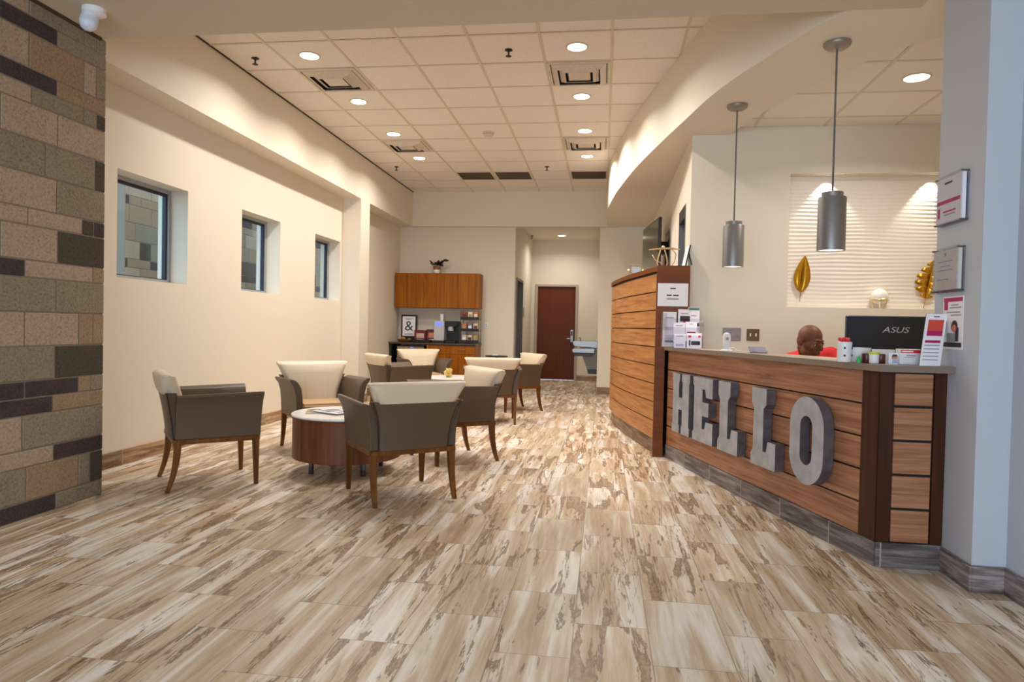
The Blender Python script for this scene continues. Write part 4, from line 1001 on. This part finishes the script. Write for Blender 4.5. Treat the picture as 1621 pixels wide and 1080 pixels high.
mb = MB().mat(white_p); mb.box(-.065, .065, -.05, .05, 0, .004, .002); mb.box(-.06, .06, .044, .05, .004, .07, .002); tag(mb.build('letter_tray', loc=(1.53, 3.93, ZK)), 'low white tray behind the small jars', 'tray')
sheet('photo_card', 1.487, 3.72, ZK, .055, .058, 'small photo card leaning by the red and white box', 'card', [(.0, .45, .5, .018, plain('card_skin', (190, 130, 110), .6)), (.0, .66, .4, .012, ink), (.1, .1, .6, .018, brochure_mats[4])], math.radians(-10))
bx = thing('leaflet_box', 'white box with a red band on the counter end', 'box', (1.555, 3.70, ZK), math.radians(2))
mb = MB().mat(white_p); mb.box(-.052, .052, 0, .05, 0, .080, .002); mb.build('carton', bx)
mb = MB().mat(red_m); mb.box(-.048, .048, -.001, 0, .060, .076); mb.mat(paper); mb.box(-.043, .012, -.0016, -.001, .065, .071); mb.mat(magenta); mb.box(-.02, .025, -.001, 0, .045, .049); mb.mat(ink_l); mb.box(-.03, .02, -.001, 0, .036, .039); mb.build('label', bx)
# slanted flyer stand
fs = thing('flyer_stand', 'slanted stand with a coral and magenta flyer on the counter end', 'flyer stand', (1.615, 3.625, ZK), math.radians(10))
Rm = Matrix.Translation((0, 0, 0)) @ Matrix(((1, 0, .26, 0), (0, 1, .22, 0), (0, 0, 1, 0), (0, 0, 0, 1)))
mb = MB().mat(black_p); mb.box(-.053, .053, .004, .008, 0, .262, M=Rm); mb.prism([(.040, 0), (.062, 0), (.108, .262), (.100, .262)], 'y', .060, .10); mb.build('back', fs)
mb = MB().mat(paper); mb.box(-.053, .053, 0, .004, 0, .262, M=Rm); mb.mat(redor); mb.box(-.040, .040, -.001, 0, .155, .232, M=Rm); mb.mat(magenta); mb.box(-.040, .040, -.0012, 0, .150, .175, M=Rm); mb.box(-.044, .036, -.001, 0, .115, .128, M=Rm)
mb.mat(ink_l)
for z in (.10, .082, .064, .046, .028): mb.box(-.045, .035, -.001, 0, z, z + .005, M=Rm)
mb.mat(ink); mb.box(-.015, .015, -.001, 0, .245, .25, M=Rm); mb.build('flyer', fs)

# monitor behind the counter
mo = thing('computer_monitor', 'black computer monitor seen from behind on the reception desk', 'monitor', (1.765, 4.50, .7405), math.radians(2))
mb = MB().mat(mon_m); mb.box(-.262, .262, -.018, .02, .235, .565, .006); mb.box(-.10, .10, -.05, -.015, .24, .34, .01); mb.build('housing', mo)
mb = MB().mat(tv_m); mb.box(-.252, .252, .0205, .022, .245, .555); mb.build('screen', mo)
mb = MB().mat(black_p); mb.box(-.03, .03, -.07, -.045, 0.02, .30); mb.lathe([(.11, 0), (.11, .012), (.03, .02)], (0, -.03, 0), 32); mb.build('stand', mo, smooth=True)
text('ASUS', 'logo', mo, (.025, -.0195, .478), .050, silver_p, ext=.0012, shear=.25, sx=1.35)

# sign holders on the pillar --------------------------------------------------
def holder(y0, y1, z0, z1, label, name='sign_holder', sheetm=paper, extra=()):
    t = thing(name, label, 'sign', (1.724, (y0 + y1) / 2, z0)); w = (y1 - y0) / 2; h = z1 - z0
    mb = MB().mat(acrylic); mb.box(-.034, -.031, -w - .015, w + .015, -.012, h + .012); mb.box(-.004, -.001, -w - .015, w + .015, -.012, h + .012); mb.box(-.034, -.001, -w - .015, w + .015, -.014, -.011); mb.build('holder', t)
    mb = MB().mat(sheetm); mb.box(-.030, -.008, -w, w, 0, h, .001)
    for (cy, cz, ly, lz, mm) in extra: mb.mat(mm); mb.box(-.0312, -.030, w * 2 * (-cy) - ly * w, w * 2 * (-cy) + ly * w, cz * h, cz * h + lz)
    mb.build('sheets', t)
    mb = MB().mat(steel)
    for yy in (-w - .005, w + .005):
        for zz in (-.005, h + .005): mb.tube([(-.036, yy, zz), (0, yy, zz)], .004, 8)
    mb.build('standoffs', t); return t
holder(3.545, 3.79, 1.76, 1.985, 'upper clear pillar holder with a sheet banded in magenta', extra=[(0, .42, .92, .018, magenta), (-.02, .85, .3, .01, ink), (.05, .22, .5, .008, magenta), (.05, .15, .45, .007, ink_l), (-.38, .12, .08, .05, magenta)])
holder(3.56, 3.80, 1.42, 1.62, 'lower clear pillar holder with a plain cream sheet', sheetm=plain('cream_sheet', (206, 204, 194), .7), extra=[(0, .85, .08, .015, ink_l), (0, .70, .6, .005, ink_l), (0, .58, .4, .005, ink_l), (0, .48, .6, .005, ink_l), (-.1, .25, .5, .005, ink_l)])
t = thing('poster', 'narrow poster with magenta header and portrait on the pillar', 'poster', (1.7235, 3.642, 1.122))
mb = MB().mat(paper); mb.box(-.003, 0, -.098, .098, 0, .265); mb.build('sheet', t)
mb = MB().mat(magenta); mb.box(-.004, -.003, -.09, .09, .238, .258); mb.box(-.004, -.003, .05, .085, .197, .238); mb.mat(ink_l)
for z, a, b in ((.218, -.05, .02), (.205, -.08, .03), (.182, -.07, .06), (.168, -.08, .02)): mb.box(-.004, -.003, a, b, z, z + .006)
mb.mat(ink); mb.box(-.004, -.003, -.09, .09, .012, .035); mb.build('printing', t)
mb = MB().mat(plain('portrait_hair', (60, 34, 44), .7)); mb.lathe([(.030, 0), (.030, .0012)], (-.003, -.02, .115), 20, M=Matrix.Rotation(-PI / 2, 4, 'Y')); mb.box(-.004, -.003, -.06, -.03, .04, .11)
mb.mat(plain('portrait_skin', (206, 120, 96), .7)); mb.lathe([(.019, 0), (.019, .0022)], (-.003, -.02, .105), 20, M=Matrix.Rotation(-PI / 2, 4, 'Y')); mb.mat(plain('portrait_shirt', (140, 150, 152), .7)); mb.box(-.0042, -.003, -.03, .05, .036, .082); mb.build('portrait', t)

# ------------------------------------------------------------------ the receptionist
def fused(name, parts, m, vox, smooth_it, parent=None, loc=None, rotz=0):
    """fuse the collected shapes into one continuous surface"""
    mb = MB().mat(m); parts(mb); o = mb.build('tmp')
    r = o.modifiers.new('r', 'REMESH'); r.mode = 'VOXEL'; r.voxel_size = vox; r.use_smooth_shade = True
    s_ = o.modifiers.new('s', 'SMOOTH'); s_.iterations = smooth_it; s_.factor = .5
    dg = bpy.context.evaluated_depsgraph_get(); dg.update(); me = bpy.data.meshes.new_from_object(o.evaluated_get(dg)); bpy.data.objects.remove(o)
    me.name = name; me.materials.clear(); me.materials.append(m); me.polygons.foreach_set('use_smooth', [True] * len(me.polygons))
    q = bpy.data.objects.new(name, me); S.collection.objects.link(q)
    if loc is not None: q.location = loc
    q.rotation_euler = (0, 0, rotz)
    if parent: q.parent = parent
    return q
# local frame: person faces +x, left is +y, z up from the floor
HC = Vector((.225, -.065, 1.125)); HR = Matrix.Rotation(math.radians(28), 4, 'Z') @ Matrix.Rotation(math.radians(16), 4, 'Y')
def hp(x, y, z): return HC + (HR @ (Vector((x, y, z)) * 1.09))
def limb(mb, pts, rs, seg=14):
    for (a, ra), (b, rb) in zip(zip(pts, rs), list(zip(pts, rs))[1:]):
        mb.tube([a, b], [ra, rb], seg); mb.ball(a, ra, 2); mb.ball(b, rb, 2)
def hand(mb, w, d, side):
    w = Vector(w); d = Vector(d).normalized(); up = Vector((0, 0, 1)); sd = d.cross(up).normalized() * side
    mb.ball(w + d * .045, (.045, .036, .016), 2, d.to_track_quat('X', 'Z').to_matrix().to_4x4())
    for k, L_ in enumerate((.062, .072, .068, .054)):
        b = w + d * .080 + sd * (.027 - .018 * k); q = b + d * L_ * .45 + up * .012; e = b + d * L_ * .85 - up * .010
        mb.tube([b, q, e], [.0088, .0082, .007], 8); mb.ball(e, .007, 1)
    b = w + d * .02 + sd * .034; q = b + d * .030 + sd * .020; e = q + d * .028 + sd * .004 - up * .006; mb.tube([b, q, e], [.011, .010, .008], 8); mb.ball(e, .008, 1)
EL = (Vector((.21, .28, .84)), Vector((.17, -.27, .79))); WR = (Vector((.44, .17, .775)), Vector((.42, -.13, .775)))
SH = (Vector((.01, .175, 1.015)), Vector((.03, -.165, .955)))
def body_parts(mb):
    H = HR
    mb.ball(hp(-.012, 0, .035), (.098, .076, .088), 3, H)                 # cranium
    mb.ball(hp(.024, 0, -.020), (.074, .068, .092), 3, H); mb.ball(hp(-.040, 0, -.005), (.066, .066, .070), 3, H)   # face, occiput
    mb.ball(hp(.046, 0, -.085), (.034, .036, .028), 2, H)                 # chin
    mb.ball(hp(.016, .042, -.068), (.048, .022, .040), 2, H); mb.ball(hp(.016, -.042, -.068), (.048, .022, .040), 2, H)  # jaw
    mb.ball(hp(.070, 0, .028), (.022, .046, .014), 2, H)
    for s in (1, -1): mb.ball(hp(.077, .030 * s, .010), (.015, .019, .010), 2, H)   # lids                  # brow
    mb.tube([hp(.090, 0, .012), hp(.108, 0, -.020)], [.009, .014], 10); mb.ball(hp(.104, 0, -.028), (.014, .020, .011), 2, H)   # nose
    mb.ball(hp(.086, 0, -.056), (.014, .026, .008), 2, H); mb.ball(hp(.084, 0, -.066), (.014, .023, .008), 2, H)   # lips
    for s in (1, -1):
        mb.ball(hp(.068, .036 * s, -.024), (.022, .020, .018), 2, H)      # cheek
        mb.ball(hp(-.006, .078 * s, -.012), (.017, .007, .029), 2, H); mb.ball(hp(-.016, .084 * s, .004), (.010, .006, .016), 1, H)   # ear
    limb(mb, [hp(-.03, 0, -.05), Vector((.10, -.035, 1.03)), Vector((.02, 0, .97))], [.060, .064, .075])
    limb(mb, [Vector((.0, 0, .90)), Vector((-.02, 0, .70)), Vector((-.04, 0, .56))], [.09, .09, .09])
    for k, s in enumerate((1, -1)):
        limb(mb, [Vector((.0, .05 * s, .96)), SH[k], EL[k], WR[k]], [.055, .052, .042, .028])
        hand(mb, WR[k], (1, -.25 * s, -.02), -s)
    for s in (1, -1): limb(mb, [Vector((-.04, .09 * s, .52)), Vector((.38, .12 * s, .50)), Vector((.34, .13 * s, .12))], [.085, .060, .040])
PL = Vector((1.625, 5.70, 0)); PA = math.radians(-86)
person = fused('person', body_parts, skin, .005, 7, None, PL, PA)
tag(person, 'person with shaved head in a red shirt seated behind the reception counter, looking down', 'person')
def shirt(mb):
    mb.ball((.0, 0, .91), (.125, .175, .11), 3); mb.ball((-.01, 0, .80), (.135, .165, .13), 3); mb.ball((-.02, 0, .70), (.135, .16, .14), 3); mb.ball((-.04, 0, .58), (.14, .165, .09), 3)
    limb(mb, [Vector((.085, -.025, 1.025)), Vector((.02, 0, .95))], [.076, .105])
    for k, s in enumerate((1, -1)):
        m = EL[k] * .75 + SH[k] * .25
        limb(mb, [Vector((.0, .06 * s, .965)), SH[k], m], [.088, .074, .062])
fused('shirt', shirt, red_shirt, .010, 4, person)
def trs(mb):
    mb.ball((-.04, 0, .53), (.15, .17, .09), 3)
    for s in (1, -1): limb(mb, [Vector((-.02, .095 * s, .535)), Vector((.38, .12 * s, .51)), Vector((.34, .13 * s, .10))], [.095, .072, .055])
fused('trousers', trs, trouser, .012, 4, person)
for s in (1, -1):
    mb = MB().mat(black_p); mb.box(.27, .52, .13 * s - .045, .13 * s + .045, .0, .09, .03, 3); mb.build('shoe', person, smooth=True)
    mb = MB().mat(glassw); mb.ball(hp(.0735, .029 * s, .000), .0120, 2); mb.mat(black_p); mb.ball(hp(.0805, .029 * s, -.003), .0072, 2); mb.build('eye', person, smooth=True)
    mb = MB().mat(hair); mb.ball(hp(.0835, .023 * s, .031), (.006, .012, .004), 2, HR); mb.build('eyebrow', person, smooth=True)
mb = MB().mat(lips); mb.ball(hp(.0925, 0, -.061), (.007, .020, .006), 2, HR); mb.build('lips', person, smooth=True)
oc = thing('office_chair', 'black office chair under the seated receptionist', 'chair', PL, PA)
mb = MB().mat(black_p); mb.box(-.25, .22, -.24, .24, .385, .43, .03, 3); mb.build('seat', oc, smooth=True)
mb = MB().mat(black_p); mb.box(-.32, -.26, -.21, .21, .48, .86, .03, 3); mb.box(-.30, -.24, -.03, .03, .39, .60); mb.build('backrest', oc, smooth=True)
mb = MB().mat(black_p); mb.lathe([(.03, .08), (.03, .385)], seg=16)
for k in range(5): a = 2 * PI * k / 5; mb.tube([(0, 0, .10), (.26 * math.cos(a), .26 * math.sin(a), .06)], .018, 8); mb.ball((.26 * math.cos(a), .26 * math.sin(a), .03), .03, 1)
mb.build('base', oc, smooth=True)
